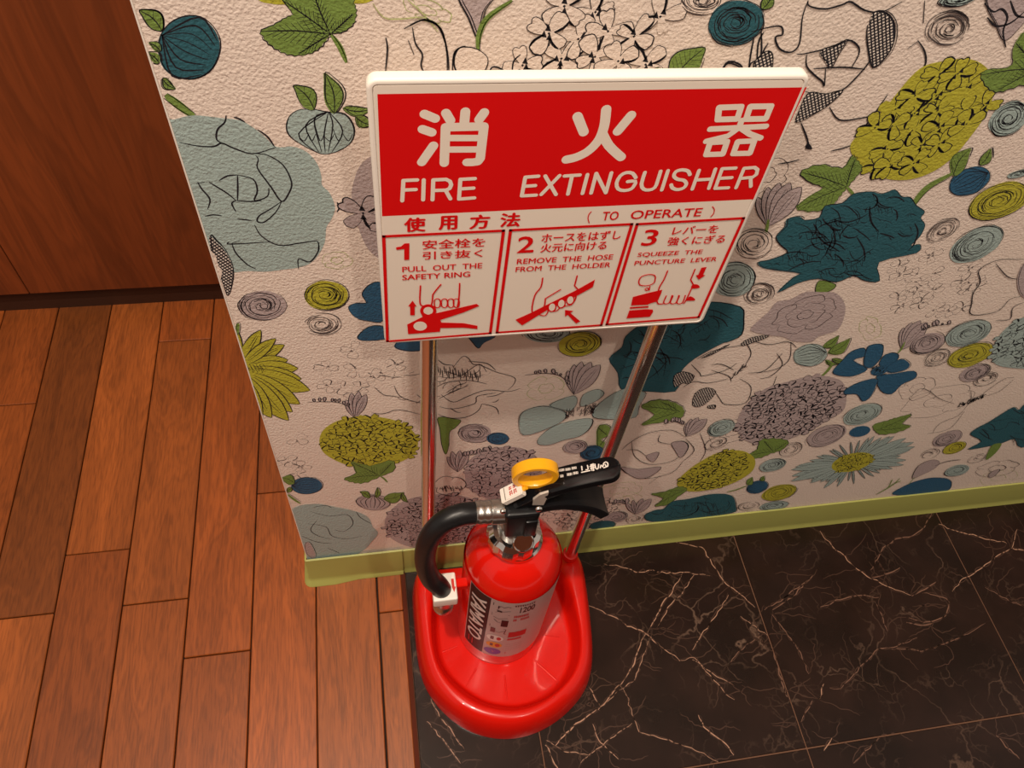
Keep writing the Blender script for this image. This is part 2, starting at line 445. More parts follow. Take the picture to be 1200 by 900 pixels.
def marble():
    m = mat('dark_emperador_marble', lin((34, 22, 17)), .2, spec=.3); n, l = nodes(m); b = n['Principled BSDF']
    tc = n.new('ShaderNodeTexCoord'); oi = n.new('ShaderNodeObjectInfo')
    no = n.new('ShaderNodeTexNoise'); no.inputs['Scale'].default_value = 9; no.inputs['Detail'].default_value = 6; l.new(tc.outputs['Object'], no.inputs['Vector'])
    v1 = n.new('ShaderNodeVectorMath'); v1.operation = 'SCALE'; v1.inputs['Scale'].default_value = .17; l.new(no.outputs['Color'], v1.inputs[0])
    v2 = n.new('ShaderNodeVectorMath'); v2.operation = 'ADD'; l.new(tc.outputs['Object'], v2.inputs[0]); l.new(v1.outputs[0], v2.inputs[1])
    fac = None
    for sc, wd, amp in ((7.0, .012, .22), (16.0, .02, .12), (34, .04, .05)):
        vo = n.new('ShaderNodeTexVoronoi'); vo.feature = 'DISTANCE_TO_EDGE'; vo.inputs['Scale'].default_value = sc; l.new(v2.outputs[0], vo.inputs['Vector'])
        mr = n.new('ShaderNodeMapRange'); mr.inputs[1].default_value = 0; mr.inputs[2].default_value = wd; mr.inputs[3].default_value = amp; mr.inputs[4].default_value = 0; l.new(vo.outputs['Distance'], mr.inputs[0])
        ms = n.new('ShaderNodeTexNoise'); ms.inputs['Scale'].default_value = sc * .8; l.new(tc.outputs['Object'], ms.inputs['Vector'])
        mk = n.new('ShaderNodeMapRange'); mk.inputs[1].default_value = .5; mk.inputs[2].default_value = .66; l.new(ms.outputs['Fac'], mk.inputs[0])
        mm = n.new('ShaderNodeMath'); mm.operation = 'MULTIPLY'; l.new(mr.outputs[0], mm.inputs[0]); l.new(mk.outputs[0], mm.inputs[1])
        if fac is None: fac = mm
        else:
            s2 = n.new('ShaderNodeMath'); s2.operation = 'MAXIMUM'; l.new(fac.outputs[0], s2.inputs[0]); l.new(mm.outputs[0], s2.inputs[1]); fac = s2
    cl = n.new('ShaderNodeTexNoise'); cl.inputs['Scale'].default_value = 14; cl.inputs['Detail'].default_value = 8; l.new(tc.outputs['Object'], cl.inputs['Vector'])
    cr = n.new('ShaderNodeMapRange'); cr.inputs[1].default_value = .35; cr.inputs[2].default_value = .75; l.new(cl.outputs['Fac'], cr.inputs[0])
    x0 = n.new('ShaderNodeMix'); x0.data_type = 'RGBA'; x0.inputs[6].default_value = (*lin((30, 18, 13)), 1); x0.inputs[7].default_value = (*lin((46, 29, 23)), 1); l.new(cr.outputs[0], x0.inputs[0])
    x = n.new('ShaderNodeMix'); x.data_type = 'RGBA'; x.inputs[7].default_value = (*lin((205, 165, 140)), 1); l.new(x0.outputs[2], x.inputs[6]); l.new(fac.outputs[0], x.inputs[0])
    l.new(x.outputs[2], b.inputs['Base Color']); return m
M_MARBLE = marble()
M_VEIN = mat('marble_vein', lin((178, 136, 112)), .3)
M_VEIN2 = mat('marble_faint_vein', lin((70, 48, 38)), .18)
M_VEIN3 = mat('marble_mid_vein', lin((122, 88, 72)), .3)
M_GROUT = mat('tile_grout', lin((110, 76, 56)), .8)
M_BASEB = bump(mat('green_vinyl', lin((166, 168, 92)), .42), 90, .15, .0006)
M_RED = mat('red_plastic', (.70, .0085, .0035), .24, coat=.25, spec=.3)
M_TANK = mat('red_enamel', (.70, .0085, .0035), .16, coat=.35, spec=.35)
M_WHITE = mat('white_plastic', lin((240, 232, 222)), .38)
M_SIGNW = mat('sign_face_white', lin((240, 228, 214)), .55, spec=.2)
M_SIGNR = mat('sign_print_red', (.74, .003, .004), .5, spec=.2)
M_CHROME = mat('chrome', (.76, .74, .72), .1, 1)
M_POLE = mat('polished_steel', (.80, .77, .74), .21, 1)
M_SATIN = mat('satin_nickel', (.62, .60, .57), .28, 1)
M_WHITEMETAL = mat('bright_metal', (.75, .70, .62), .45, .6)
M_BLACK = mat('black_plastic', (.006, .006, .007), .3, spec=.3)
M_BLACKG = mat('black_gloss_plastic', (.005, .005, .006), .12, coat=.2, spec=.3)
M_RUBBER = bump(mat('black_rubber_hose', (.009, .009, .010), .36, spec=.35), 350, .2, .0004)
M_YELLOW = mat('yellow_plastic', lin((246, 176, 24)), .3, coat=.3)
M_INKW = mat('white_print', lin((225, 215, 205)), .5)
M_INKR = mat('red_print', (.6, .02, .01), .5)

# ------------------------------------------------------------------ wallpapered wall
XL, XR, ZT = -.1135, 2.0, 1.75
def wall_place(u, v, off): return (u, YW - off, v)
def wpx(x, y): p_ = P(x, y, 1, YW); return (p_[0], p_[2])

def draw_wallpaper(p):
    random.seed(11)
    def A(l): return [(150 + x / 3, y / 3) for x, y in l]
    def B(l): return [(500 + x / 3, y / 3) for x, y in l]
    def Cc(l): return [(800 + x / 3, y / 3) for x, y in l]
    def D(l): return [(150 + x / 3, 280 + y / 3) for x, y in l]
    def E(l): return [(800 + x / 3, 240 + y / 3) for x, y in l]
    def Fq(l): return [(600 + x / 3, 340 + y / 3) for x, y in l]
    def G(l): return [(300 + x / 2.8125, 400 + y / 2.8125) for x, y in l]
    def Hh(l): return [(850 + x / 3.4286, 420 + y / 3.4286) for x, y in l]
    one = lambda f, x, y: f([(x, y)])[0]
    # ---- faint drawings first
    for c_, rx, ry, cell in (((415, 437), 60, 34, .018), ((1085, 335), 62, 42, .018), ((345, 545), 26, 48, .018), ((640, 610), 40, 20, .02)):
        ball(p, ell(*c_, rx, ry, -5, 12, .12), None, 'grey', cell * .6, .0009, .5)
    for c_, rx, ry, a in (((860, 505), 34, 14, -20), ((1075, 455), 26, 14, -20), ((1100, 470), 50, 18, -15), ((640, 455), 26, 16, -10), ((725, 575), 32, 10, -10), ((395, 305), 20, 12, 0), ((900, 205), 30, 22, -40), ((500, 12), 34, 14, 20), ((1020, 385), 15, 16, 0), ((1170, 560), 26, 10, -10), ((735, 585), 22, 10, 0)):
        rose(p, *c_, rx, ry, a, 'hair' if a < -12 else 'gline', 2, .0008)
    # ---- left column
    bud(p, 221, 56, 36, 38, 20, 'teal', 185)
    for b_, t_ in (((190, 36), (163, 12)), ((188, 60), (174, 50)), ((187, 74), (172, 62)), ((190, 92), (206, 104))): leaf(p, b_, t_, .28, veins=2)
    p.up(); p.L([(194, 111), (208, 122), (228, 137)], 'green', .0075); p.L([(196, 109), (210, 119), (230, 134)], 'ink', .0009); p.L([(192, 115), (208, 127), (226, 138)], 'ink', .0009)
    p.F(A([(440, -40), (880, -40), (850, 5), (790, 12), (700, 0), (560, 15), (500, 12), (460, 0)]), 'yellow')
    leafpoly(p, A([(545, -5), (562, 22), (580, 50), (555, 62), (510, 88), (465, 110), (490, 145), (530, 175), (575, 192), (630, 190), (670, 170), (700, 135), (715, 120), (750, 115), (790, 85), (802, 45), (795, 10), (780, -40), (560, -40)]),
             one(A, 712, 120), A([(468, 110), (550, 5), (650, -30), (790, 50), (600, 190)]))
    p.up(); p.L(A([(715, 122), (745, 165), (768, 220)]), 'green', .0042); p.L(A([(718, 120), (748, 163), (771, 218)]), 'ink', .0008)
    q = A([(560, 440), (575, 402), (620, 382), (700, 395), (760, 403), (792, 450), (782, 500), (735, 532), (690, 541), (650, 527), (600, 500), (568, 472)])
    p.F(q, 'pale', 'ink', .0014); p.up()
    for m_ in ((600, 470), (625, 440), (655, 420), (690, 470), (720, 440), (755, 460)):
        p.L(A([(705, 392), m_, (690 + (m_[0] - 680) * .35, 535)]), 'ink', .0012)
        p.L(A([(m_[0], m_[1] + 10), (m_[0] + 20, 495), (m_[0] + 35, 470)]), 'ink', .0009)
    for b_, t_, wd in (((655, 385), (582, 300), .3), ((725, 400), (690, 255), .24), ((755, 380), (862, 382), .17), ((800, 410), (862, 440), .3)): leaf(p, one(A, *b_), one(A, *t_), wd, veins=3)
    # pale rose
    RO = A([(100, 430), (160, 420), (230, 405), (330, 415), (400, 425), (470, 470), (520, 515), (580, 515), (630, 535), (665, 575), (680, 620), (682, 650), (710, 680), (728, 730), (715, 770), (697, 800), (692, 850), (670, 895), (640, 925), (600, 940), (540, 948), (480, 955), (420, 952), (365, 958), (300, 950), (200, 900), (100, 700)])
    p.F(RO, 'pale'); p.up()
    for l in ([(180, 500), (240, 512), (300, 515), (330, 503), (370, 520), (440, 540), (520, 517)], [(345, 405), (340, 430), (315, 455), (312, 490), (335, 505)], [(372, 412), (390, 417), (412, 430)], [(455, 455), (490, 480), (515, 515)],
              [(445, 540), (490, 545), (545, 580), (575, 640), (565, 680), (540, 708), (505, 660), (490, 640), (455, 590), (458, 560), (448, 545)], [(540, 708), (520, 745), (480, 780), (455, 778), (462, 758), (500, 735), (540, 708)],
              [(245, 640), (260, 665), (288, 700), (280, 735)], [(285, 640), (310, 655), (350, 680), (380, 705)], [(320, 635), (350, 618), (385, 615)], [(385, 615), (386, 660), (385, 705)], [(385, 615), (440, 630), (455, 670), (445, 705), (490, 690), (495, 660)],
              [(380, 705), (365, 715), (380, 745)], [(385, 770), (410, 772), (435, 775)], [(445, 790), (470, 830), (530, 862), (600, 855), (665, 848), (668, 880)], [(270, 640), (240, 645)], [(380, 705), (430, 708), (470, 705)],
              [(270, 760), (300, 755), (330, 758)], [(365, 855), (380, 890), (420, 930), (450, 945)], [(365, 855), (395, 845)], [(600, 945), (600, 910), (640, 920), (670, 880), (668, 850)], [(735, 710), (742, 730), (735, 745)], [(355, 850), (360, 858), (500, 850)]):
        p.L(A(l), 'ink', .0016)
    p.F(A([(285, 830), (310, 850), (340, 880), (365, 930), (368, 980), (350, 1040), (330, 990), (300, 920)]), 'net', 'ink')
    p.F(A([(285, 880), (300, 890), (310, 905), (318, 935), (330, 950), (322, 985), (300, 940)]), 'ground')
    swirl(p, 307.5, 358, 28, 17.5, 0, 'mauve'); swirl(p, 382, 346, 26, 17, 2, 'yellow'); swirl(p, 377, 380, 22, 13, 0, None, 'hair')
    # mauve clump partly behind the sign
    ball(p, [(413, 240), (414, 215), (425, 190), (450, 180), (480, 200), (485, 260), (470, 310), (440, 300), (425, 280)], 'mauve', cell=.016, wd=.0016)
    # yellow star flower at the left edge
    for tx, ty, wd in ((360, 300, .2), (467, 320, .16), (550, 372, .13), (562, 425, .15), (598, 455, .13), (520, 350, .13), (610, 492, .12), (640, 532, .12), (605, 580, .12), (578, 608, .12), (565, 638, .13), (505, 628, .15), (470, 640, .15), (340, 640, .15), (280, 380, .15)):
        petal(p, one(D, 385, 455), one(D, tx, ty), wd, 'yellow', 'ink', 2, .0014)
    p.F(D([(380, 300), (392, 300), (388, 335), (378, 330)]), 'green', 'ink')
    p.up()
    for k in range(16): p.L(D([(415 + k * 4, 440 + (k % 3) * 6), (425 + k * 4, 470 - (k % 4) * 5)]), 'ink', .0012, 1)
    # blue petals behind the sign, left
    for f_ in ([(775, 240), (800, 226), (838, 224), (824, 192), (850, 160), (890, 152), (930, 200), (900, 285), (850, 288), (800, 275)], [(805, 345), (840, 312), (885, 305), (940, 330), (900, 352), (830, 358)], [(935, 378), (980, 340), (1060, 350), (1040, 388), (985, 395)]):
        p.F(D(f_), 'blue', 'ink', .0012)
    p.F(G([(690, -40), (760, -60), (790, -20), (750, 5), (735, 22), (718, 8)]), 'blue', 'ink')
    # yellow hydrangea A with leaf and freesia
    freesia(p, one(D, 798, 630), [one(D, x, y) for x, y in ((765, 565), (785, 540), (812, 535), (838, 545))], 'mauve', 'ink', D([(775, 590), (740, 575), (690, 572), (632, 573)]))
    ball(p, ell(431.7, 517.7, 58, 30.5, 1, 14, .02), 'yellow', cell=.0086, wd=.0013)
    leafpoly(p, D([(760, 842), (800, 822), (785, 782), (850, 797), (925, 778), (935, 812), (885, 835), (830, 857), (790, 855)]), one(D, 885, 832), D([(765, 842), (790, 788), (930, 785)]))
    p.up(); p.L(D([(885, 832), (900, 842), (912, 855)]), 'green', .003)
    bud(p, 359.5, 569, 18, 9.8, 0, 'blue', 180)
    for b_, t_ in (((345, 566), (330, 560)), ((343, 572), (336, 577))): leaf(p, b_, t_, .35, veins=1)
    p.up(); p.L([(336, 578), (343, 584), (352, 590)], 'green', .004); p.L([(337, 577), (344, 582), (353, 588)], 'ink', .0008)
    # big white peony
    for l in ([(390, 150), (420, 175), (450, 180), (480, 185)], [(455, 145), (475, 180), (530, 200), (590, 205)], [(380, 235), (420, 238), (470, 225), (540, 240)], [(505, 105), (520, 100)], [(600, 60), (620, 75), (650, 78)], [(650, 85), (680, 50), (700, 55), (715, 75), (740, 78), (790, 100), (850, 118), (850, 140), (830, 160)],
              [(700, 65), (760, 72), (790, 95)], [(600, 115), (640, 120), (680, 110), (735, 75), (760, 100)], [(595, 150), (630, 135), (700, 128), (760, 140)], [(600, 190), (640, 170), (700, 145)], [(610, 175), (650, 200), (700, 180), (760, 160), (830, 165), (870, 155)],
              [(605, 215), (650, 222), (720, 205), (730, 180), (790, 170)], [(600, 240), (640, 252), (690, 250), (730, 230), (745, 205)], [(745, 205), (790, 218), (800, 240)], [(540, 160), (570, 170), (590, 180)], [(530, 175), (560, 195), (600, 200)], [(400, 120), (415, 112), (450, 118)], [(820, 165), (790, 178), (760, 182)]):
        p.L(G(l), 'hair' if random.random() < .45 else 'ink', .0013)
    PO = G([(400, 120), (480, 80), (600, 60), (700, 50), (800, 90), (850, 130), (870, 165), (780, 215), (720, 240), (600, 240), (480, 215), (380, 200)])
    scrib(p, PO, 16, 26, 'hair', .0012, .1); scrib(p, PO, 4, 26, 'ink', .0012, 0)
    for k in range(22):
        x = 600 + k * 6.5 + random.uniform(-2, 2); y0 = 78 + (k % 3) * 7 + k * .8
        p.L(G([(x, y0), (x + 2, y0 + 14), (x + random.uniform(-3, 6), y0 + 26)]), 'ink', .0012, 2)
    p.F(G([(600, 250), (650, 255), (674, 262), (655, 285), (637, 300), (635, 345), (625, 372), (612, 340), (606, 290)]), 'green', 'ink')
    swirl(p, *one(G, 722, 302), 19, 11, 0, 'mauve'); swirl(p, *one(G, 797, 320), 13, 7, 0, 'blue')
    freesia(p, one(G, 665, 430), [one(G, x, y) for x, y in ((630, 380), (645, 362), (672, 358), (700, 366))], 'mauve', 'ink', G([(690, 378), (730, 370), (780, 360)]))
    ball(p, ell(513, 611, 62, 33, -3, 14, .03), 'mauve', cell=.0098, wd=.0015)
    ball(p, ell(590, 555, 46, 32, -3, 14, .03), 'mauve', cell=.0098, wd=.0013)
    ball(p, ell(690, 600, 40, 24, -6, 14, .03), None, 'hair', cell=.0098, wd=.0011)
    rose(p, *one(G, 640, 475), 26, 16, 0, 'ink', 1); p.up()
    for k in range(26): p.L(G([(605 + k * 2.9, 480 + random.uniform(-8, 8)), (608 + k * 2.9, 488 + random.uniform(-8, 8))]), 'ink', .002, 1)
    # pale rose 2 and small bud
    RO2 = G([(125, 548), (200, 535), (260, 545), (330, 560), (370, 580), (385, 610), (402, 632), (380, 660), (350, 690), (250, 740), (130, 740), (110, 600)])
    p.F(RO2, 'pale'); p.up()
    for l in ([(180, 560), (240, 575), (300, 570), (320, 600), (290, 625), (260, 620)], [(170, 600), (230, 610), (250, 640), (300, 650), (350, 640)], [(190, 545), (230, 540), (250, 548)], [(150, 640), (200, 660), (250, 665)], [(235, 680), (260, 690), (275, 697)], [(330, 560), (345, 580), (380, 600)], [(200, 590), (180, 620), (205, 640), (245, 650)]): p.L(G(l), 'ink', .0014)
    p.F([(357, 637), (363, 636), (370, 650), (366, 654), (358, 648)], 'mauve', 'ink')
    bud(p, *one(G, 385, 530), 20, 9, 5, 'mauve', 270)
    for b_, t_ in (((375, 515), (342, 495)), ((395, 515), (400, 480)), ((420, 518), (488, 498)), ((480, 500), (500, 530))): leaf(p, one(G, *b_), one(G, *t_), .24, veins=2)
    # ---- above the sign
    p.F(B([(120, -30), (118, 0), (150, 60), (182, 130), (200, 40), (240, -30)]), 'mauve', 'ink'); p.up()
    p.L(B([(180, 180), (184, 120), (215, 60), (300, 0)]), 'green', .0045); p.L(B([(186, 178), (190, 120), (220, 62), (304, 2)]), 'ink', .0008)
    ball(p, B([(305, 200), (340, 130), (380, 60), (400, -20), (600, -60), (800, -40), (885, 60), (870, 190), (860, 265), (700, 300), (420, 300), (320, 270)]), None, 'ink', cell=.0132, wd=.0012)
    p.F(B([(95, 190), (120, 165), (170, 168), (210, 195), (212, 230), (180, 275), (120, 275), (92, 235)]), 'ground', 'ink', .0015)
    for l in ([(-80, 100), (-20, 70), (30, 80), (60, 130), (75, 200), (78, 265)], [(215, 265), (230, 235), (260, 240), (280, 262)], [(300, 262), (305, 215), (330, 190)]): p.L(B(l), 'ink', .0014)
    for l in ([(906, 130), (912, 170), (905, 250)], [(990, 90), (1030, 70), (1050, 70), (1100, 100), (1120, 180), (1122, 262)], [(1000, 95), (1010, 150), (1035, 190), (1030, 230), (1050, 265)], [(985, 140), (1005, 190)], [(1140, 262), (1145, 190), (1170, 165), (1200, 165)]): p.L(A(l), 'ink', .0013)
    p.L(A([(860, 10), (900, 60), (960, 65), (1040, 60), (1100, 90)]), 'gline', .0011); p.L(A([(980, -5), (1040, 50), (1090, 110)]), 'gline', .0011)
    leaf(p, B([(860, 285)])[0], B([(980, 165)])[0], .3, veins=6, bend=-.05); leaf(p, B([(780, 262)])[0], B([(815, 235)])[0], .3, veins=2)
    swirl(p, *one(B, 970, 0), 26, 16, 0, 'ground', 'hair'); swirl(p, 862, 26, 33, 26, -15, 'teal'); leaf(p, (893, 10), (905, -10), .3)
    for l in ([(1130, 265), (1140, 220), (1180, 215), (1220, 240)], [(1160, 240), (1165, 150), (1185, 110)], [(1190, 260), (1180, 190), (1200, 150)], [(1030, 260), (1060, 220), (1110, 240)]): p.L(B(l), 'ink', .0015)
    # white magnolia at top right of the sign
    for l in ([(240, 110), (300, 95), (345, 92), (350, 120), (325, 130), (340, 170), (380, 182), (410, 150), (420, 60), (440, 0)], [(440, 0), (445, 20), (500, 30), (560, 15), (590, 5), (640, 35), (700, 40), (770, 5)], [(435, 190), (435, 230), (460, 260), (490, 285), (497, 300), (502, 240)], [(400, 190), (440, 185), (520, 165), (580, 140), (615, 160), (618, 190), (590, 240)], [(460, 240), (560, 235), (640, 242)],
              [(660, 180), (655, 215), (610, 270), (560, 315), (500, 335), (430, 320)], [(515, 375), (550, 420), (620, 415), (690, 400)], [(415, 430), (435, 480), (445, 522)], [(850, 0), (845, 80)], [(825, 140), (850, 180), (850, 230), (800, 280), (740, 360)], [(790, 170), (825, 145)], [(335, 575), (370, 570), (410, 560)], [(520, 530), (560, 520), (592, 510)], [(720, 330), (650, 430), (600, 480)], [(135, 245), (160, 215), (200, 225), (215, 250)], [(230, 250), (240, 180), (250, 130)], [(250, 250), (275, 190), (275, 100)]):
        p.L(Cc(l), 'ink', .0016)
    p.F(Cc([(430, 520), (440, 500), (455, 522)]), 'ink')
    for f_ in ([(665, 48), (690, 38), (725, 50), (746, 90), (742, 150), (715, 200), (672, 235), (655, 170), (650, 105)], [(480, 180), (530, 160), (576, 140), (545, 190), (518, 238), (500, 215)], [(440, 325), (500, 330), (560, 316), (520, 360), (460, 400), (395, 430), (410, 380)], [(250, 220), (290, 180), (315, 190), (310, 250), (260, 250)]): p.F(Cc(f_), 'net', 'ink', .0014, 3)
    swirl(p, *one(Cc, 935, 100), 26, 20, -20, None, 'hair'); swirl(p, *one(Cc, 965, -2), 22, 7, -10, 'pale'); swirl(p, *one(Cc, 1145, 415), 26, 17, -35, 'pale')
    p.F(Cc([(1080, -30), (1070, 20), (1100, 80), (1130, 140), (1180, 100), (1240, 20), (1240, -30)]), 'mauve', 'ink'); p.up()
    for l in ([(1060, 10), (1090, 40), (1120, 30), (1140, 60), (1125, 110), (1135, 165)], [(1070, 60), (1100, 90), (1150, 80), (1200, 40)], [(1150, 0), (1170, 50), (1200, 60)]): p.L(Cc(l), 'ink', .002)
    YB = Cc([(590, 505), (640, 450), (700, 390), (750, 330), (800, 270), (850, 230), (920, 213), (1000, 205), (1060, 230), (1090, 280), (1087, 350), (1060, 410), (1010, 480), (960, 540), (900, 590), (830, 622), (760, 632), (690, 620), (640, 592), (600, 550)])
    ball(p, YB, 'yellow', cell=.0125, wd=.0015)
    leafpoly(p, Cc([(1045, 262), (1080, 240), (1120, 238), (1158, 225), (1160, 170), (1200, 110), (1260, 130), (1260, 280), (1180, 300), (1110, 322), (1070, 308)]), one(Cc, 1250, 240), Cc([(1050, 262), (1170, 150), (1110, 315)]))
    leafpoly(p, Cc([(612, 560), (590, 548), (558, 590), (480, 578), (415, 605), (450, 640), (492, 657), (440, 690), (398, 730), (460, 742), (520, 722), (550, 690), (575, 660), (610, 620), (630, 590)]), one(Cc, 575, 655), Cc([(420, 605), (405, 728), (605, 560)]))
    p.up(); p.L(Cc([(575, 655), (590, 670), (607, 692)]), 'green', .003)
    p.up(); p.L(Cc([(800, 735), (830, 690), (870, 650), (955, 605)]), 'green', .0085); p.L(Cc([(810, 730), (840, 690), (880, 655), (960, 612)]), 'ink', .0009)
    bud(p, *one(Cc, 1007, 636), 25, 15, -25, 'blue', 0); leaf(p, one(Cc, 950, 618), one(Cc, 1012, 520), .25, bend=-.1, veins=4); leaf(p, one(Cc, 1045, 578), one(Cc, 1082, 520), .25, veins=2)
    swirl(p, *one(Cc, 1112, 705), 38, 19, -22, 'yellow'); swirl(p, *one(Cc, 1032, 858), 34, 17, -28, 'pale'); swirl(p, *one(Cc, 915, 810), 21, 11, -28, None, 'hair'); swirl(p, *one(Cc, 1180, 610), 14, 4, -15, 'pale')
    # freesia and dark swirls by the sign's right edge
    freesia(p, one(Cc, 298, 795), [one(Cc, x, y) for x, y in ((262, 690), (300, 655), (340, 640), (378, 640), (417, 655))], 'mauve')
    p.up(); p.L(Cc([(300, 770), (296, 800), (285, 840)]), 'green', .0035)
    swirl(p, *one(E, 250, 135), 22, 17, -12, 'ground', 'ink'); swirl(p, *one(E, 180, 262), 25, 20, -18, 'pale'); swirl(p, *one(E, 268, 312), 18, 12, -12, None, 'hair')
    swirl(p, 640, 390, 27, 11, 0, 'pale')
    # teal peony 1
    def peony(o, n=34):
        p.F(o, 'teal', 'ink', .0012, 3); scrib(p, o, int(n * 1.2), 44, 'ink', .0017, .3); scrib(p, o, n, 18, 'ink', .0010, .1)
    peony(Cc([(330, 830), (360, 795), (365, 770), (410, 760), (430, 772), (480, 762), (500, 722), (560, 712), (600, 680), (660, 672), (700, 680), (745, 665), (770, 690), (800, 692), (820, 720), (850, 742), (835, 765), (850, 790), (832, 830), (800, 862), (832, 858), (820, 888), (690, 920), (692, 985), (640, 985), (600, 968), (540, 990), (475, 978), (400, 995), (330, 1028), (385, 975), (410, 960), (335, 950), (280, 940), (265, 920), (310, 910), (370, 885), (345, 858)]), 42)
    p.F(E([(480, 265), (538, 278), (520, 300), (470, 310)]), 'green', 'ink')
    q = E([(240, 430), (300, 375), (330, 340), (380, 330), (430, 305), (480, 305), (540, 310), (570, 350), (565, 400), (540, 440), (480, 460), (450, 480), (390, 478), (350, 462), (300, 457), (250, 445)])
    p.F(q, 'mauve'); rose(p, *one(E, 430, 385), 42, 20, -20, 'hair', 3)
    peony([one(E, x, y) for x, y in ((90, 340), (200, 358), (212, 400), (205, 455), (160, 480))] + Fq([(735, 187), (640, 240), (590, 290), (572, 355), (440, 352), (380, 345), (370, 290), (340, 240), (385, 200), (400, 160), (470, 110), (600, 60)]), 26)
    # white flower with net patches
    for l in ([(50, 540), (100, 515), (160, 500), (230, 490)], [(240, 475), (300, 490), (370, 480), (400, 500)], [(330, 520), (350, 560), (310, 600), (270, 610)], [(30, 560), (60, 590), (70, 600), (150, 580), (190, 555)], [(220, 480), (240, 520), (220, 560)], [(100, 580), (160, 600), (170, 620)], [(230, 590), (290, 580), (350, 520)], [(0, 640), (40, 620), (90, 625), (160, 610)], [(110, 650), (130, 680), (150, 700), (220, 695), (240, 640), (200, 610)], [(240, 700), (280, 690), (310, 650), (330, 600)], [(380, 480), (375, 540), (330, 575), (260, 590)], [(100, 560), (140, 560), (180, 580)]):
        p.L(E(l), 'ink', .0013)
    for f_ in ([(205, 485), (240, 465), (300, 458), (285, 470), (240, 485), (210, 495)], [(35, 702), (45, 660), (85, 640), (118, 655), (90, 690), (60, 708)], [(0, 585), (40, 600), (20, 628), (0, 625), (-30, 640), (-32, 600)], [(90, 705), (115, 702), (112, 715), (90, 712)], [(60, 540), (120, 508), (160, 490), (100, 525)]): p.F(E(f_), 'net', 'ink', .0014, 2)
    p.up()
    for k in range(22): x = 168 + k * 2.5; p.L(E([(x, 608 - k * 2 + random.uniform(-6, 6)), (x + 6, 600 - k * 2 + random.uniform(-10, 10))]), 'ink', .0022, 1)
    bud(p, *one(E, 447, 527), 20, 13, -10, 'pale', 0)
    for b_, t_ in (((492, 500), (548, 458)), ((510, 520), (588, 468)), ((525, 540), (570, 547)), ((500, 545), (540, 560))): leaf(p, one(E, *b_), one(E, *t_), .2, veins=1)
    p.up(); p.L(E([(528, 555), (510, 580), (485, 605)]), 'green', .005)
    q = E([(190, 772), (202, 730), (240, 682), (300, 640), (370, 620), (430, 605), (500, 600), (560, 620), (575, 670), (565, 720), (520, 750), (450, 790), (380, 820), (330, 835), (290, 842), (230, 832), (195, 800)])
    ball(p, q, 'mauve', cell=.0098, wd=.0018)
    for f_ in ([(525, 585), (560, 545), (590, 515), (635, 502), (640, 530), (600, 545), (650, 575), (600, 600), (550, 600)], [(636, 560), (645, 505), (665, 490), (700, 488), (706, 505), (698, 535), (665, 570)], [(690, 560), (705, 530), (735, 518), (757, 525), (752, 545), (715, 568)], [(712, 572), (765, 540), (797, 558), (782, 578), (730, 590)], [(682, 600), (695, 650), (735, 663), (770, 630), (820, 605), (812, 582), (740, 592)], [(675, 610), (620, 622), (570, 648), (568, 665), (610, 665), (630, 690), (660, 672), (680, 630)]):
        p.F(E(f_), 'blue', 'ink', .001, 3)
    p.F(ell(*one(E, 690, 582), 10, 5, -15), 'blue'); p.up()
    for k in range(70): a = random.uniform(0, 6.28); r = random.uniform(4, 34); x, y = 685 + r * math.cos(a), 583 + r * .55 * math.sin(a); p.L(E([(x, y), (x + 6, y - 5)]), 'ink', .0022, 1)
    freesia(p, one(E, 768, 508), [one(E, x, y) for x, y in ((775, 430), (805, 412), (835, 405), (860, 412))], 'mauve', 'ink', E([(845, 440), (880, 425), (945, 418)]))
    p.up(); p.L(E([(780, 480), (768, 505), (755, 520)]), 'green', .003)
    for x, y, rx, ry, c_ in ((860, 485, 62, 33, 'mauve'), (895, 535, 55, 27, 'groundm'), (1005, 450, 85, 40, 'pale'), (1010, 527, 85, 36, 'yellow'), (1025, 590, 56, 26, 'mauve'), (1065, 610, 45, 20, 'groundm'), (630, 735, 70, 32, 'pale'), (505, 810, 72, 33, 'mauve'), (375, 860, 45, 22, 'groundm'), (135, 783, 50, 26, 'pale'), (120, 835, 45, 20, 'groundm'), (930, 820, 55, 23, 'mauve'), (955, 853, 42, 18, 'yellow'), (865, 876, 38, 16, 'groundm'), (1040, 887, 38, 14, 'groundm')):
        swirl(p, *one(E, x, y), rx / 3, ry / 3, -20, {'groundm': None}.get(c_, c_), 'hair' if c_ == 'groundm' else 'ink', .0009)
    p.F(ell(*one(E, 622, 795), 12.5, 6, -12), 'blue'); 
    ball(p, E([(1090, 530), (1105, 470), (1150, 420), (1200, 395), (1290, 420), (1300, 520), (1240, 570), (1140, 570), (1095, 555)]), 'pale', cell=.0098, wd=.0014)
    for l in ([(1200, 190), (1130, 190), (1085, 200), (1040, 230), (1045, 270), (1020, 310), (1015, 345), (1010, 380), (1050, 385), (1110, 370), (1150, 330), (1190, 320)], [(1100, 405), (1150, 400), (1160, 360), (1200, 340)], [(1100, 205), (1140, 250), (1180, 260)]): p.L(E(l), 'ink' if l[0][0] == 1200 else 'hair', .0014)
    p.F(E([(1175, 260), (1200, 200), (1240, 180), (1240, 320), (1190, 318)]), 'mauve', 'ink')
    leafpoly(p, E([(670, 772), (720, 757), (748, 748), (802, 736), (770, 768), (800, 776), (760, 796), (700, 806), (676, 795)]), one(E, 680, 790), E([(795, 740), (790, 778)]), nv=3)
    leafpoly(p, E([(225, 882), (262, 857), (275, 825), (330, 820), (372, 830), (350, 858), (310, 872), (268, 888)]), one(E, 318, 866), E([(232, 880), (285, 828), (368, 832)]), nv=3)
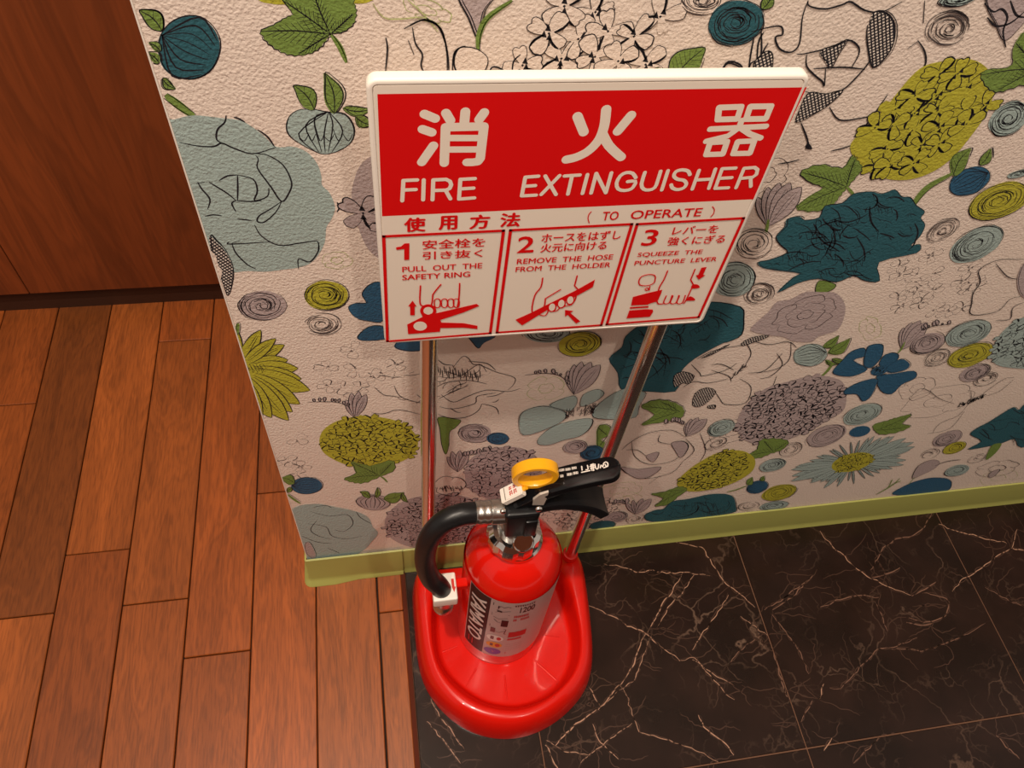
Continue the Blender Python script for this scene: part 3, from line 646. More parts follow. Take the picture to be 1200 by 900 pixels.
    # pale aster
    daisy(p, *one(Hh, 510, 415), 74, 25, 44, .055, 'pale', ang=-14, core='yellow', cr=.34)
    peony(E([(1010, 805), (1040, 780), (1070, 765), (1110, 740), (1160, 710), (1180, 720), (1200, 700), (1240, 690), (1320, 740), (1300, 810), (1190, 852), (1165, 822), (1120, 836), (1060, 850), (1000, 858), (1048, 830)]), 14)
    p.F(E([(1085, 845), (1120, 838), (1100, 870), (1065, 895)]), 'green')
    # long stem cluster (black) and white petals
    for l in ([(830, 300), (860, 260), (930, 230), (960, 200)], [(1010, 160), (1060, 120), (1120, 80), (1160, 75)], [(960, 200), (985, 165), (985, 125)], [(740, 160), (780, 120), (820, 130), (860, 160), (920, 180)], [(810, 300), (900, 280), (960, 210)], [(1040, 150), (1100, 130), (1160, 80)]): p.L(Hh(l), 'hair', .001)
    for k in range(46): t = random.random(); p.L(Hh([(930 + 110 * t, 190 - 40 * t + random.uniform(-9, 9)), (938 + 110 * t, 186 - 40 * t + random.uniform(-9, 9))]), 'ink', .0032, 1)
    # lower band
    swirl(p, *one(Hh, 190, 427), 16, 7, -14, 'pale'); bud(p, *one(Hh, 127, 515), 13, 7, -14, 'blue', 180); leaf(p, one(Hh, 85, 505), one(Hh, 108, 475), .35, veins=1); leaf(p, one(Hh, 140, 490), one(Hh, 155, 470), .35, veins=1)
    p.up(); p.L(Hh([(5, 535), (45, 525), (85, 510)]), 'green', .004)
    swirl(p, *one(Hh, 215, 537), 21, 8.5, -14, 'yellow'); swirl(p, *one(Hh, 195, 590), 17, 5, -8, 'pale'); swirl(p, *one(Hh, 97, 590), 13, 5, -8, None, 'hair')
    p.F(Hh([(670, 545), (720, 510), (770, 490), (830, 478), (890, 482), (908, 500), (890, 530), (800, 545)]), 'blue', 'ink')
    p.F(Hh([(750, 480), (775, 430), (830, 405), (860, 415), (840, 440), (790, 465)]), 'mauve', 'ink'); p.up(); p.L(Hh([(840, 430), (890, 412), (945, 405)]), 'ink', .0022); p.L(Hh([(760, 475), (735, 505)]), 'green', .003)
    for l in ([(605, 545), (650, 520), (680, 500), (705, 490)], [(655, 515), (670, 485)], [(680, 500), (700, 480)]): p.L(Hh(l), 'green', .004)
    swirl(p, *one(Hh, 930, 448), 15, 6, -14, 'pale'); rose(p, *one(Hh, 1090, 440), 30, 10, -10, 'hair', 2); p.F(Hh([(1055, 465), (1075, 450), (1100, 445), (1080, 470), (1060, 478)]), 'mauve', 'ink')
    # ---- right of the sign's post
    swirl(p, *one(Fq, 237, 187), 25, 14, -8, 'yellow')
    freesia(p, one(Fq, 217, 365), [one(Fq, x, y) for x, y in ((195, 280), (218, 258), (245, 248), (278, 250), (310, 260))], 'mauve', 'ink', Fq([(200, 330), (170, 300), (120, 290), (45, 296)]))
    for f_ in ([(25, 472), (30, 435), (60, 415), (110, 405), (160, 415), (188, 430), (180, 455), (110, 490), (40, 508)], [(130, 402), (180, 378), (222, 370), (228, 395), (205, 422), (160, 415)], [(240, 400), (252, 365), (300, 345), (325, 360), (300, 385), (255, 405)], [(290, 412), (340, 370), (400, 342), (440, 350), (468, 362), (445, 405), (432, 445), (350, 452), (285, 445)], [(282, 450), (275, 480), (240, 510), (180, 525), (130, 542), (90, 538), (98, 512), (150, 475), (230, 452)]):
        p.F(Fq(f_), 'pale', 'ink', .0011, 3)
    p.up()
    for k in range(60): t = random.random(); p.L(Fq([(185 + 105 * t + random.uniform(-6, 6), 435 - 20 * t + random.uniform(-18, 18)), (192 + 105 * t, 430 - 20 * t + random.uniform(-18, 18))]), 'ink', .0016, 1)
    leafpoly(p, Fq([(455, 407), (500, 385), (560, 390), (602, 415), (592, 447), (540, 458), (455, 472), (500, 435)]), one(Fq, 590, 425), Fq([(462, 407), (465, 468), (520, 388)]), nv=4)
    leafpoly(p, [(700, 500), (712, 498), (716, 508), (704, 514), (712, 520), (700, 524)], (712, 510), [(700, 500), (702, 522)], nv=2)
    for l in ([(385, 560), (420, 530), (480, 500), (560, 490), (610, 515)], [(420, 530), (430, 580), (480, 610), (560, 600), (600, 570)], [(520, 505), (515, 530), (560, 540)], [(360, 600), (400, 640), (470, 660), (560, 640), (600, 600)], [(400, 560), (440, 560), (470, 580)], [(610, 520), (640, 560), (600, 600)], [(480, 680), (520, 650)], [(660, 500), (680, 560), (660, 600)]): p.L(Fq(l), 'ink', .0012)
    for f_ in ([(560, 535), (600, 530), (617, 550), (592, 587), (572, 562)], [(470, 580), (515, 568), (495, 602)], [(380, 620), (440, 627), (522, 620), (480, 655), (430, 657)]): p.F(Fq(f_), 'mauve', 'ink')
    freesia(p, one(Fq, 612, 512), [one(Fq, x, y) for x, y in ((612, 465), (630, 450), (655, 445), (685, 450))], 'mauve', 'ink', Fq([(600, 470), (570, 460), (530, 470)]))
    swirl(p, *one(Fq, 282, 570), 14, 8.5, -8, 'blue'); swirl(p, *one(Fq, 222, 549), 14, 7.5, -8, 'mauve')
    YB2 = Fq([(580, 672), (620, 630), (680, 590), (740, 565), (810, 563), (852, 590), (845, 632), (790, 670), (720, 695), (640, 706), (595, 697)])
    ball(p, YB2, 'yellow', cell=.0098, wd=.0017)
    leafpoly(p, Fq([(488, 715), (540, 705), (590, 688), (615, 700), (580, 725), (550, 750), (500, 757), (530, 730)]), one(Fq, 605, 700), Fq([(492, 715), (505, 754)]), nv=3)
    peony(Fq([(465, 790), (500, 772), (530, 768), (560, 742), (620, 732), (700, 715), (770, 720), (786, 760), (770, 782), (620, 802), (490, 812)]), 14)
    swirl(p, *one(Fq, 365, 796), 14, 6, -10, 'mauve'); swirl(p, *one(Fq, 430, 803), 12, 5, -10, None, 'hair'); p.F(ell(*one(Fq, 318, 824), 15, 5, -6), 'teal', 'ink')
    freesia(p, one(Fq, 432, 785), [one(Fq, x, y) for x, y in ((400, 745), (425, 735), (460, 730), (490, 732))], 'mauve', 'ink', Fq([(400, 750), (375, 745), (350, 752)]))
    p.L(Fq([(345, 470), (330, 480)]), 'green', .003)
    for x, y in ((1100, 510), (700, 470), (1130, 500)):
        pass

clipw = (XL, XR, .055)
pr = Print(wpx, wall_place, PAPER, clipw); pr.wk = .76
pr.v = [(XL, YW, -.02), (XR, YW, -.02), (XR, YW, ZT), (XL, YW, ZT), (XL, YW + .12, -.02), (XL, YW + .12, ZT)]
pr.f = [(0, 1, 2, 3), (0, 3, 5, 4)]; pr.i = [0, 0]
draw_wallpaper(pr)
# the pattern goes on outside the frame: the same repeat, half a unit up and down, one roll width to the right
nv, nf = len(pr.v), len(pr.f)
V0 = np.array(pr.v[6:]); F0 = pr.f[2:]; I0 = pr.i[2:]
FX = [np.array(f) - 6 for f in F0]
cx = np.array([V0[f].mean(0) for f in FX])
def repeat(dx, dz, cond):
    keep = [k for k in range(len(FX)) if cond(cx[k, 0] + dx, cx[k, 2] + dz)]
    if not keep: return
    b = len(pr.v); used = {}
    for k in keep:
        f = []
        for vi in FX[k]:
            if vi not in used:
                used[vi] = len(pr.v); q = V0[vi]; pr.v.append((min(max(q[0] + dx, XL), XR), q[1], min(max(q[2] + dz, .05), ZT)))
            f.append(used[vi])
        pr.f.append(tuple(f)); pr.i.append(I0[k])
def edge_x(z): return .40 + (.78 - z) * .80       # right border of the photographed stretch
repeat(0, .50, lambda x, z: z > .80 and x < .42 and x > XL)
repeat(0, 1.0, lambda x, z: z > 1.29 and x < .42 and x > XL)
repeat(.99, 0, lambda x, z: x > .98 and x < XR - .02)
repeat(.50, .25, lambda x, z: (x > edge_x(z) + .03) and x > .43 and x < .98 and z > .25)
repeat(.99, .50, lambda x, z: z > .80 and x > .98 and x < XR - .02)
wall = struct(mesh_obj('wall_right', pr.v, pr.f, pr.mats, None, pr.i))

wf = struct(bm_obj('added_wall_front', box_bm(-2.2, 2.6, -1.75, -1.70, -.02, 2.4), M_PANEL))  # unseen wood wall added behind the camera to be mirrored in the chrome
# corner bead of the wallpapered wall
bead = struct(bm_obj('trim_1', box_bm(XL - .0007, XL + .0004, YW - .0005, YW + .0010, .06, ZT, .0002, 1), M_WHITE))

# ------------------------------------------------------------------ wooden floor, plank by plank
WZ = .004
floor = struct(bm_obj('floor', box_bm(-1.7, .0, -.7, 1.1, -.03, WZ - .006), M_SUB))
random.seed(5)
PW = .0795
cols = [(-.0315, .0005), (-.1105, -.0325)] + [(-.1105 - PW * (k + 1) - .0002 * k, -.1105 - PW * k - .0002 * (k)) for k in range(14)]
JT = {1: [-.35, .99], 2: [-.32, .546], 3: [-.55, .328], 4: [-.2, .4045, .833], 5: [-.45, .482], 6: [-.28, .405], 7: [-.1, .731], 0: [-.6, .355]}
BASE = np.array(lin((152, 80, 32)))
TINT = {(6, .405): .58, (7, .731): .85, (5, .482): 1.05, (5, -.45): .78, (4, .4045): .92, (4, -.2): 1.02, (3, .328): 1.0, (3, -.55): .88, (2, -.32): 1.1, (2, .546): .9, (1, -.35): 1.0, (0, .355): 1.1, (6, -.28): 1.02, (7, -.1): .88}
for ci, (x0, x1) in enumerate(cols):
    js = list(JT.get(ci, [random.uniform(-.6, -.2) + .45 * k for k in range(3)]))
    ys = [-.7] + js + ([1.1] if js[-1] < 1.1 else [])
    for a, b in zip(ys[:-1], ys[1:]):
        if a > .95: continue
        g = .0007
        bm = box_bm(x0 + g, x1 - g, a + g, min(b, .935) - g, WZ - .008, WZ - random.uniform(0, .00025), .0009, 1)
        o = adopt(bm_obj('plank', bm, M_PLANK), floor)
        t = TINT.get((ci, round(a, 4)), random.uniform(.8, 1.08))
        hue = random.uniform(-.08, .04)
        c = BASE * t * np.array([1, 1 + hue, 1 + hue * 1.5]); o.color = (*c, 1)
o = adopt(bm_obj('edge_strip', box_bm(-.0001, .0053, -.7, YW - .006, -.02, WZ - .0004), M_EDGE), floor)

# ------------------------------------------------------------------ marble floor, tile by tile
floor2 = struct(bm_obj('floor', box_bm(.0040, 2.1, -.75, YW + .02, -.03, -.0012), M_GROUT))
tx = [.0054, .151, .477, .803, 1.129, 1.455, 1.781, 2.1]; ty = [-.75, -.53, -.204, .122, YW + .005]
VE = [ # traced veins (pixels of the photo, on the floor)
    [(707, 661), (728, 664), (745, 670), (765, 669), (785, 672), (801, 671), (835, 675)], [(793, 635), (810, 638), (823, 642), (832, 655), (842, 672), (854, 688), (868, 696), (885, 712)],
    [(801, 671), (790, 690), (775, 710), (765, 730), (758, 744)], [(813, 673), (800, 695), (783, 712), (770, 735)], [(691, 709), (715, 721), (735, 733), (757, 742), (770, 755), (785, 765), (797, 775)],
    [(757, 742), (748, 760), (742, 780), (728, 800), (712, 820), (700, 833)], [(760, 752), (752, 775), (745, 795), (722, 812), (706, 828)], [(691, 805), (698, 820), (704, 832)], [(727, 803), (736, 820), (741, 840), (750, 857), (775, 865), (805, 875), (830, 886), (842, 893)],
    [(700, 832), (680, 845), (660, 862), (650, 875)], [(741, 848), (720, 862), (700, 878), (680, 895)], [(695, 848), (700, 865), (712, 878), (725, 890)], [(854, 697), (845, 712), (832, 730), (822, 745), (811, 762)], [(797, 775), (812, 770), (826, 785), (840, 800), (852, 815), (861, 820)], [(812, 772), (835, 790), (855, 800), (861, 804)],
    [(818, 838), (825, 852), (838, 862), (850, 872), (860, 885)], [(897, 742), (880, 752), (865, 765), (850, 785)], [(895, 714), (915, 704), (935, 688), (950, 678)], [(868, 723), (885, 735), (900, 745)], [(905, 760), (912, 785), (920, 810), (930, 828)],
    [(1092, 602), (1082, 620), (1070, 628), (1050, 632), (1035, 642), (1028, 655), (1020, 668)], [(960, 622), (975, 640), (990, 652), (1005, 668), (1022, 678), (1045, 690), (1068, 698)], [(1022, 678), (1040, 672), (1055, 665)], [(1068, 698), (1085, 690), (1097, 682)], [(1115, 692), (1130, 678), (1150, 665), (1165, 655), (1185, 642), (1192, 620)], [(1185, 642), (1200, 645)],
    [(952, 674), (940, 688), (925, 702), (905, 715)], [(962, 712), (985, 702), (1005, 698), (1030, 700)], [(1025, 705), (1035, 725), (1040, 740)], [(1065, 725), (1080, 728), (1095, 728), (1108, 722), (1113, 708), (1108, 700), (1095, 697), (1080, 695)], [(1063, 729), (1080, 732), (1093, 730)], [(1075, 748), (1050, 757), (1030, 760), (1015, 775), (1000, 790), (990, 800), (985, 808), (972, 806)],
    [(1030, 760), (1055, 760), (1080, 763), (1105, 755), (1130, 745), (1155, 730)], [(965, 802), (960, 820)], [(953, 820), (945, 835), (939, 846)], [(975, 865), (965, 880)], [(1030, 865), (1015, 880), (1000, 895)], [(1167, 862), (1180, 875), (1195, 890)], [(905, 720), (920, 740), (935, 760), (948, 790)], [(1155, 688), (1175, 700), (1200, 712)], [(1100, 615), (1130, 625), (1160, 632), (1180, 637)],
    [(505, 818), (515, 840), (530, 858), (545, 880)], [(500, 845), (520, 868), (540, 895)], [(640, 868), (660, 880), (690, 885)], [(640, 872), (648, 890), (655, 905)]]
VF = []
random.seed(21)
for l in VE:
    for _ in range(3):
        k = random.randrange(len(l)); a = random.uniform(0, 6.28); x, y = l[k]; q = [(x, y)]
        for j in range(random.randint(3, 6)): x += 9 * math.cos(a); y += 7 * math.sin(a); a += random.uniform(-.7, .7); q.append((x, y))
        VF.append(q)
fl_px = lambda x, y: tuple(P(x, y, 2, 0)[:2])
pv = Print(fl_px, lambda u, v, off: (u, v, off), {'vein': M_VEIN, 'faint': M_VEIN2, 'mid': M_VEIN3}); pv.off = 1.2e-4
def jag(l, amp=1.1):
    o = []
    for a, b in zip(l[:-1], l[1:]):
        n = max(2, int(math.dist(a, b) / 5))
        for k in range(n): t = k / n; o.append((a[0] + (b[0] - a[0]) * t + random.uniform(-amp, amp), a[1] + (b[1] - a[1]) * t + random.uniform(-amp, amp)))
    return o + [l[-1]]
for l in VF: pv.L(jag(l), 'faint', .0012, 2)
pv.up()
for l in VE:
    pv.L(jag(l), 'vein' if l[0][0] < 880 or random.random() < .3 else 'mid', .0016 * random.uniform(.5, 1.0), 2)
    pv.L(jag(l, 2.4), 'faint', .0012, 2)
vv = np.array(pv.v)
for i in range(len(tx) - 1):
    for j in range(len(ty) - 1):
        g = .0008
        if (tx[i + 1] > .0 and ty[j + 1] > -.8):
            bm = box_bm(tx[i] + g, tx[i + 1] - g, ty[j] + g, ty[j + 1] - g, -.012, 0, .0006, 1)
            t = adopt(bm_obj('tile', bm, M_MARBLE), floor2)
            # veins of this tile
            vs = []; fs = []; ii = []; mp_ = {}
            for f, mi in zip(pv.f, pv.i):
                q = vv[list(f)]; c = q.mean(0)
                if tx[i] + g < c[0] < tx[i + 1] - g and ty[j] + g < c[1] < ty[j + 1] - g:
                    ff = []
                    for k in f:
                        if k not in mp_: mp_[k] = len(vs); vs.append(tuple(vv[k]))
                        ff.append(mp_[k])
                    fs.append(tuple(ff)); ii.append(mi)
            if fs:
                vo = mesh_obj('vein', vs, fs, [M_VEIN, M_VEIN2, M_VEIN3], None, ii); vo.parent = t; vo.matrix_parent_inverse = Matrix.Identity(4); vo['kind'] = 'stuff'

# ------------------------------------------------------------------ wood-panelled wall at the back with its plinth
YB = .905
wb = struct(bm_obj('wall_back', box_bm(-1.9, .35, YB + .012, YB + .06, .0, 1.75), M_DARKWOOD))
for a, b in ((-1.9, -1.43), (-1.43, -.98), (-.98, -.5315), (-.5315, -.08), (-.08, .35)):
    adopt(bm_obj('panel', box_bm(a + .0007, b - .0007, YB, YB + .0118, .052, 1.75, .0008, 1), M_PANEL), wb)
struct(bm_obj('baseboard_back', box_bm(-1.9, .35, YB + .0245 - .012, YB + .027, .0, .05, .0005, 1), M_DARKWOOD)).location.y = -.0
# ------------------------------------------------------------------ green vinyl baseboards
def coved(name, x0, x1, zb, h, y, lip=.004, wrap=False):
    prof = [(y, zb + h), (y - .0022, zb + h - .0004), (y - .0026, zb + h - .002), (y - .0028, zb + .012), (y - .0034, zb + .006), (y - lip - .001, zb + .0025), (y - lip - .0016, zb + .0004), (y, zb + .0002)]
    path = [(x1, 0.0, 0, -1.0, 1)]
    n = 14
    vs = []; fs = []
    if wrap:
        st = [((x1, y), (0, -1))] + [((x0 + (x1 - x0) * t, y), (0, -1)) for t in (.75, .5, .25)] + [((x0, y), (-math.sin(a), -math.cos(a))) for a in np.linspace(0, math.pi / 2, 7)] + [((x0, y + .1), (-1, 0))]
    else: st = [((x1, y), (0, -1)), ((x0, y), (0, -1))]
    for si, ((px_, py_), (nx, ny)) in enumerate(st):
        for yy, zz in prof:
            d = y - yy
            if wrap and zz < zb + .007 and 3 <= si: d *= 1.55
            vs.append((px_ + nx * d, py_ + ny * d, zz))
    m_ = len(prof)
    for i in range(len(st) - 1):
        for k in range(m_ - 1):
            a = i * m_ + k; fs.append((a, a + 1, a + m_ + 1, a + m_))
    fs.append(tuple(range(m_))); fs.append(tuple((len(st) - 1) * m_ + k for k in range(m_ - 1, -1, -1)))
    o = mesh_obj(name, vs, fs, M_BASEB); weighted(o, 30)
    bm = bmesh.new(); bm.from_mesh(o.data); bmesh.ops.recalc_face_normals(bm, faces=bm.faces); bm.to_mesh(o.data); bm.free()
    return struct(o)
coved('baseboard_right', .0042, XR, 0, .0645, YW - .0005)
coved('baseboard_corner', XL - .001, .004, WZ, .0665, YW - .003, .005, True)

# ------------------------------------------------------------------ text
def glyphs(txt, bold=0.0, shear=0.0):
    cu = bpy.data.curves.new('t', 'FONT'); cu.body = txt; cu.offset = bold; cu.shear = shear; cu.resolution_u = 3
    ob = bpy.data.objects.new('t', cu); COL.objects.link(ob)
    dg = bpy.context.evaluated_depsgraph_get(); me = ob.evaluated_get(dg).to_mesh()
    v = [(q.co.x, q.co.y) for q in me.vertices]; f = [tuple(q.vertices) for q in me.polygons]
    ob.evaluated_get(dg).to_mesh_clear(); bpy.data.objects.remove(ob); bpy.data.curves.remove(cu)
    return v, f
def text(p, txt, lb, rt, m, bold=0.0, rot=0):
    """set a line of text into the box whose lower-left and upper-right corners are seen at lb and rt"""
    v, f = glyphs(txt)
    if not v: return
    a = p.px(*lb); b = p.px(*rt); x0, x1 = sorted((a[0], b[0])); y0, y1 = sorted((a[1], b[1]))
    if rot == -90: v = [(q[1], -q[0]) for q in v]
    X = [q[0] for q in v]; Y = [q[1] for q in v]
    sx = (x1 - x0) / max(max(X) - min(X), 1e-6); sy = (y1 - y0) / max(max(Y) - min(Y), 1e-6)
    for du, dv in ([(0, 0)] if not bold else [(-bold, 0), (bold, 0), (0, bold * .7), (0, -bold * .7)]):
        p.up()
        p.add([(x0 + du + (q[0] - min(X)) * sx, y0 + dv + (q[1] - min(Y)) * sy) for q in v], f, m)

# ------------------------------------------------------------------ the stand: tray, two poles, sign board
stand = empty('extinguisher_stand', (.127, .30, 0))
tag(stand, 'red tray stand with two chrome poles holding a red and white fire extinguisher sign', 'stand')
OUT = [(.013, .400), (.012, .345), (.0115, .276), (.024, .241), (.050, .208), (.080, .190), (.111, .1815), (.144, .183), (.179, .195), (.212, .218), (.231, .245), (.239, .285), (.2445, .345), (.2455, .400)]
CR = [(.022, .388), (.024, .345), (.0275, .278), (.038, .249), (.058, .224), (.082, .208), (.111, .199), (.137, .199), (.164, .208), (.193, .2265), (.214, .250), (.2225, .285), (.2265, .345), (.2325, .388)]
CI = [(.045, .374), (.036, .335), (.0335, .281), (.0445, .2545), (.063, .231), (.085, .2155), (.112, .2075), (.135, .2075), (.160, .2155), (.187, .2315), (.206, .254), (.2145, .286), (.2125, .335), (.2065, .374)]
IN = [(.048, .372), (.037, .335), (.0345, .284), (.048, .2575), (.069, .2355), (.0895, .221), (.1145, .214), (.129, .212), (.1545, .2145), (.182, .2265), (.202, .2485), (.2135, .283), (.2100, .335), (.201, .374)]
CI = [(a[0] + (b[0] - a[0]) * .62, a[1] + (b[1] - a[1]) * .62) for a, b in zip(CR, IN)]; CI[0] = (.045, .374); CI[-1] = (.2065, .374); CI[1] = (.035, .335); CI[-2] = (.2135, .335)
back = lambda x0, x1, y: [(x1 + (x0 - x1) * t, y) for t in (.12, .3, .5, .7, .88)]
hz = [.056, .050, .043, .042, .042, .042, .042, .042, .042, .042, .042, .043, .050, .056]
loops = []
def loop(pts, zs, bx0, bx1, by, bz): loops.append([(x, y, z) for (x, y), z in zip(pts, zs)] + [(x, y, bz) for x, y in back(bx0, bx1, by)])
sh = lambda A_, B_, t: [(a[0] + (b[0] - a[0]) * t, a[1] + (b[1] - a[1]) * t) for a, b in zip(A_, B_)]
loop(OUT, [.0008] * 14, .013, .2455, .402, .0008)
loop(OUT, [.004] * 14, .013, .2455, .402, .004)
loop(sh(OUT, CR, .22), [z * .62 for z in hz], .014, .2445, .401, .010)
loop(sh(OUT, CR, .62), [z * .93 for z in hz], .015, .2435, .400, .014)
loop(CR, [z for z in hz], .018, .240, .398, .0155)
loop(sh(CR, CI, .75), [z * .985 for z in hz], .03, .225, .392, .0155)
loop(CI, [z * .86 for z in hz], .035, .220, .388, .0150)
loop(IN, [.022] * 14, .04, .215, .384, .0140)
loop(sh(IN, [(.122, .30)] * 14, .03), [.0150] * 14, .043, .212, .382, .0139)
loop(sh(IN, [(.122, .30)] * 14, .10), [.0145] * 14, .045, .21, .380, .0138)
loop(sh(IN, [(.122, .30)] * 14, .30), [.0138] * 14, .06, .195, .365, .0136)
cpt = (.1225, .305)
L9 = loops[-1]
loops.append([(x + (cpt[0] - x) * .45, y + (cpt[1] - y) * .45, .0136) for x, y, z in L9])
vs = [v for l in loops for v in l] + [(*cpt, .0136)]
n = len(loops[0]); fs = []
for i in range(len(loops) - 1):
    for k in range(n):
        a = i * n + k; b = i * n + (k + 1) % n; fs.append((a, b, b + n, a + n))
c0 = (len(loops) - 1) * n
for k in range(n): fs.append((c0 + k, c0 + (k + 1) % n, len(vs) - 1))
tray = mesh_obj('tray', vs, fs, M_RED, None, smooth=True); adopt(tray, stand)
md = tray.modifiers.new('s', 'SUBSURF'); md.levels = 2; md.render_levels = 3
for a, r0, r1 in ((-128, .058, .094), (-92, .058, .088), (-50, .058, .094), (-165, .058, .078), (-15, .056, .078)):
    d = Vector((math.cos(math.radians(a)), math.sin(math.radians(a)), 0)); q0 = Vector((EX, EY - .008, .0138)) + d * r0; q1 = Vector((EX, EY - .008, .0140)) + d * r1
    o = tube('rib', [tuple(q0), tuple(q1)], .0011, M_RED, None, 8); adopt(o, tray)
for (x, y, x2, y2) in ((.0345, .385, .036, .383), (.2215, .385, .2245, .3825)):
    pl = tube('pole', [(x, y, .05), ((x + x2) / 2, (y + y2) / 2, .3), (x2, y2, .56)], .0074, M_POLE, None, 32)
    adopt(pl, stand)
    ft = lathe('pole_socket', [(.0102, .048), (.0104, .056), (.0095, .0585), (.0076, .0592)], x, y, M_RED, None, 32); adopt(ft, pl)
# sign board
SX0, SX1, SZ0, SZ1 = .0012, .2558, .5365, .7590
def rrect(ins, r, y, k=7):
    o = []
    for cx_, cz_, a0 in ((SX1 - r, SZ1 - r, 0), (SX0 + r, SZ1 - r, 90), (SX0 + r, SZ0 + r, 180), (SX1 - r, SZ0 + r, 270)):
        for j in range(k):
            a = math.radians(a0 + 90 * j / (k - 1)); q = r - ins; o.append((cx_ + q * math.cos(a), y, cz_ + q * math.sin(a)))
    return o
bl = [rrect(.0045, .0062, YS + .0075), rrect(.0012, .0062, YS + .0075), rrect(.0002, .0062, YS + .0068), rrect(0, .0062, YS + .0055), rrect(0, .0062, YS + .0012), rrect(.0003, .0062, YS + .0003), rrect(.0010, .0062, YS - .0005), rrect(.0018, .0062, YS - .0008), rrect(.0030, .0062, YS - .0008), rrect(.0033, .0062, YS - .0001)]
vs = [v for l in bl for v in l]; n = len(bl[0]); fs = [(i * n + k, i * n + (k + 1) % n, (i + 1) * n + (k + 1) % n, (i + 1) * n + k) for i in range(len(bl) - 1) for k in range(n)]
fs += [tuple(range(n - 1, -1, -1)), tuple((len(bl) - 1) * n + k for k in range(n))]
sb = mesh_obj('sign_board', vs, fs, M_WHITE); bm = bmesh.new(); bm.from_mesh(sb.data); bmesh.ops.recalc_face_normals(bm, faces=bm.faces); bm.to_mesh(sb.data); bm.free(); weighted(sb, 40); adopt(sb, stand)
bl = [rrect(.0037, .0062, YS), rrect(.0037, .0062, YS - .0004), rrect(.0040, .0062, YS - .0006)]
vs = [v for l in bl for v in l]; fs = [(i * n + k, i * n + (k + 1) % n, (i + 1) * n + (k + 1) % n, (i + 1) * n + k) for i in range(2) for k in range(n)] + [tuple(2 * n + k for k in range(n))]
face = mesh_obj('sign_face', vs, fs, M_SIGNW); bm = bmesh.new(); bm.from_mesh(face.data); bmesh.ops.recalc_face_normals(bm, faces=bm.faces); bm.to_mesh(face.data); bm.free(); adopt(face, sb)
YF = YS - .0006
def spx(x, y): q = P(x, y, 1, YF); return (q[0], q[2])
sp_ = Print(spx, lambda u, v, off: (u, YF - off, v), {'red': M_SIGNR, 'white': M_SIGNW}); sp_.step = 1.5e-6
sp_.F([(442.2, 110.3), (945.5, 102.2), (883, 233.5), (447.8, 253.4)], 'red', smooth=1)
def c1(l): return [(420 + x / 4.2857, 80 + y / 4.2857) for x, y in l]
def c2(l): return [(680 + x / 4.2857, 80 + y / 4.2857) for x, y in l]
def st1(l, wpx_, c=c1, smooth=1):
    for q in ([l] if smooth > 1 else [l[k:k + 2] for k in range(len(l) - 1)]): sp_.up(); sp_.L(c(q), 'white', wpx_ * .000505, smooth, False, True)
sp_.up()
KW = 11.0
for l in ([(332, 230), (385, 252)], [(322, 306), (368, 322)], [(377, 388), (318, 472)], [(440, 225), (462, 262)], [(537, 218), (532, 275)], [(632, 222), (606, 258)], [(438, 296), (630, 292)], [(438, 298), (431, 476)], [(630, 292), (620, 380), (612, 452), (600, 468), (572, 472), (545, 472)], [(445, 350), (618, 350)], [(445, 408), (612, 407)]):
    st1(l, KW if len(l) > 2 or l[0][0] < 400 or l[0][1] < 280 else (KW if l[0][1] < 300 else 8.6))
for l, sm in (([(-14, 242), (17, 320)], 1), ([(255, 236), (188, 316)], 1), ([(130, 207), (120, 290), (92, 360), (40, 415), (-20, 446), (-70, 458)], 4), ([(112, 330), (145, 390), (205, 446)], 3)): st1(l, 12, c2, sm)
for l in ([(697, 197), (808, 193), (788, 254), (690, 257), (697, 197)], [(853, 192), (958, 190), (932, 253), (832, 255), (853, 192)], [(652, 305), (932, 291)], [(810, 262), (796, 300), (740, 340), (632, 366)], [(805, 298), (852, 330), (905, 350)], [(652, 372), (737, 368), (716, 430), (632, 433), (652, 372)], [(790, 368), (874, 364), (852, 426), (768, 428), (790, 368)]):
    st1(l, 7.8, c2)
LW = 5.0
for l in ([(226, 563), (220, 665)], [(226, 563), (295, 560)], [(225, 611), (288, 608)], [(328, 560), (325, 660)], [(376, 560), (372, 660)], [(376, 560), (440, 557), (460, 567), (466, 585), (458, 603), (440, 611), (375, 613)], [(438, 612), (462, 655)], [(512, 557), (505, 655)], [(512, 557), (585, 553)], [(508, 605), (578, 601)], [(505, 656), (582, 650)],
          [(838, 546), (820, 640)], [(838, 546), (904, 541)], [(830, 592), (888, 588)], [(820, 640), (892, 636)], [(938, 540), (992, 633)], [(1010, 538), (918, 633)], [(1035, 540), (1112, 535)], [(1073, 538), (1052, 631)], [(1150, 533), (1125, 628)]): st1(l, LW)
for l, sm in (([(54, 626), (80, 527), (128, 624), (156, 524)], 1), ([(278, 548), (262, 526), (230, 523), (200, 540), (182, 575), (190, 605), (222, 613), (255, 605), (270, 588), (277, 566), (238, 568)], 2), ([(324, 522), (307, 580), (318, 606), (346, 610), (374, 598), (388, 565), (403, 516)], 2), ([(440, 513), (409, 610)], 1),
          ([(550, 533), (540, 515), (510, 509), (480, 518), (470, 540), (488, 556), (520, 562), (532, 580), (518, 600), (488, 608), (463, 600), (456, 584)], 3), ([(596, 512), (562, 606)], 1), ([(678, 505), (645, 602)], 1), ([(580, 560), (660, 555)], 1), ([(712, 503), (677, 602)], 1), ([(712, 503), (780, 500)], 1), ([(696, 552), (760, 548)], 1), ([(677, 602), (743, 599)], 1),
          ([(822, 501), (782, 599)], 1), ([(822, 501), (875, 497), (890, 508), (884, 532), (865, 546), (805, 552)], 1), ([(855, 550), (856, 592)], 1)): st1(l, LW, c2, sm)
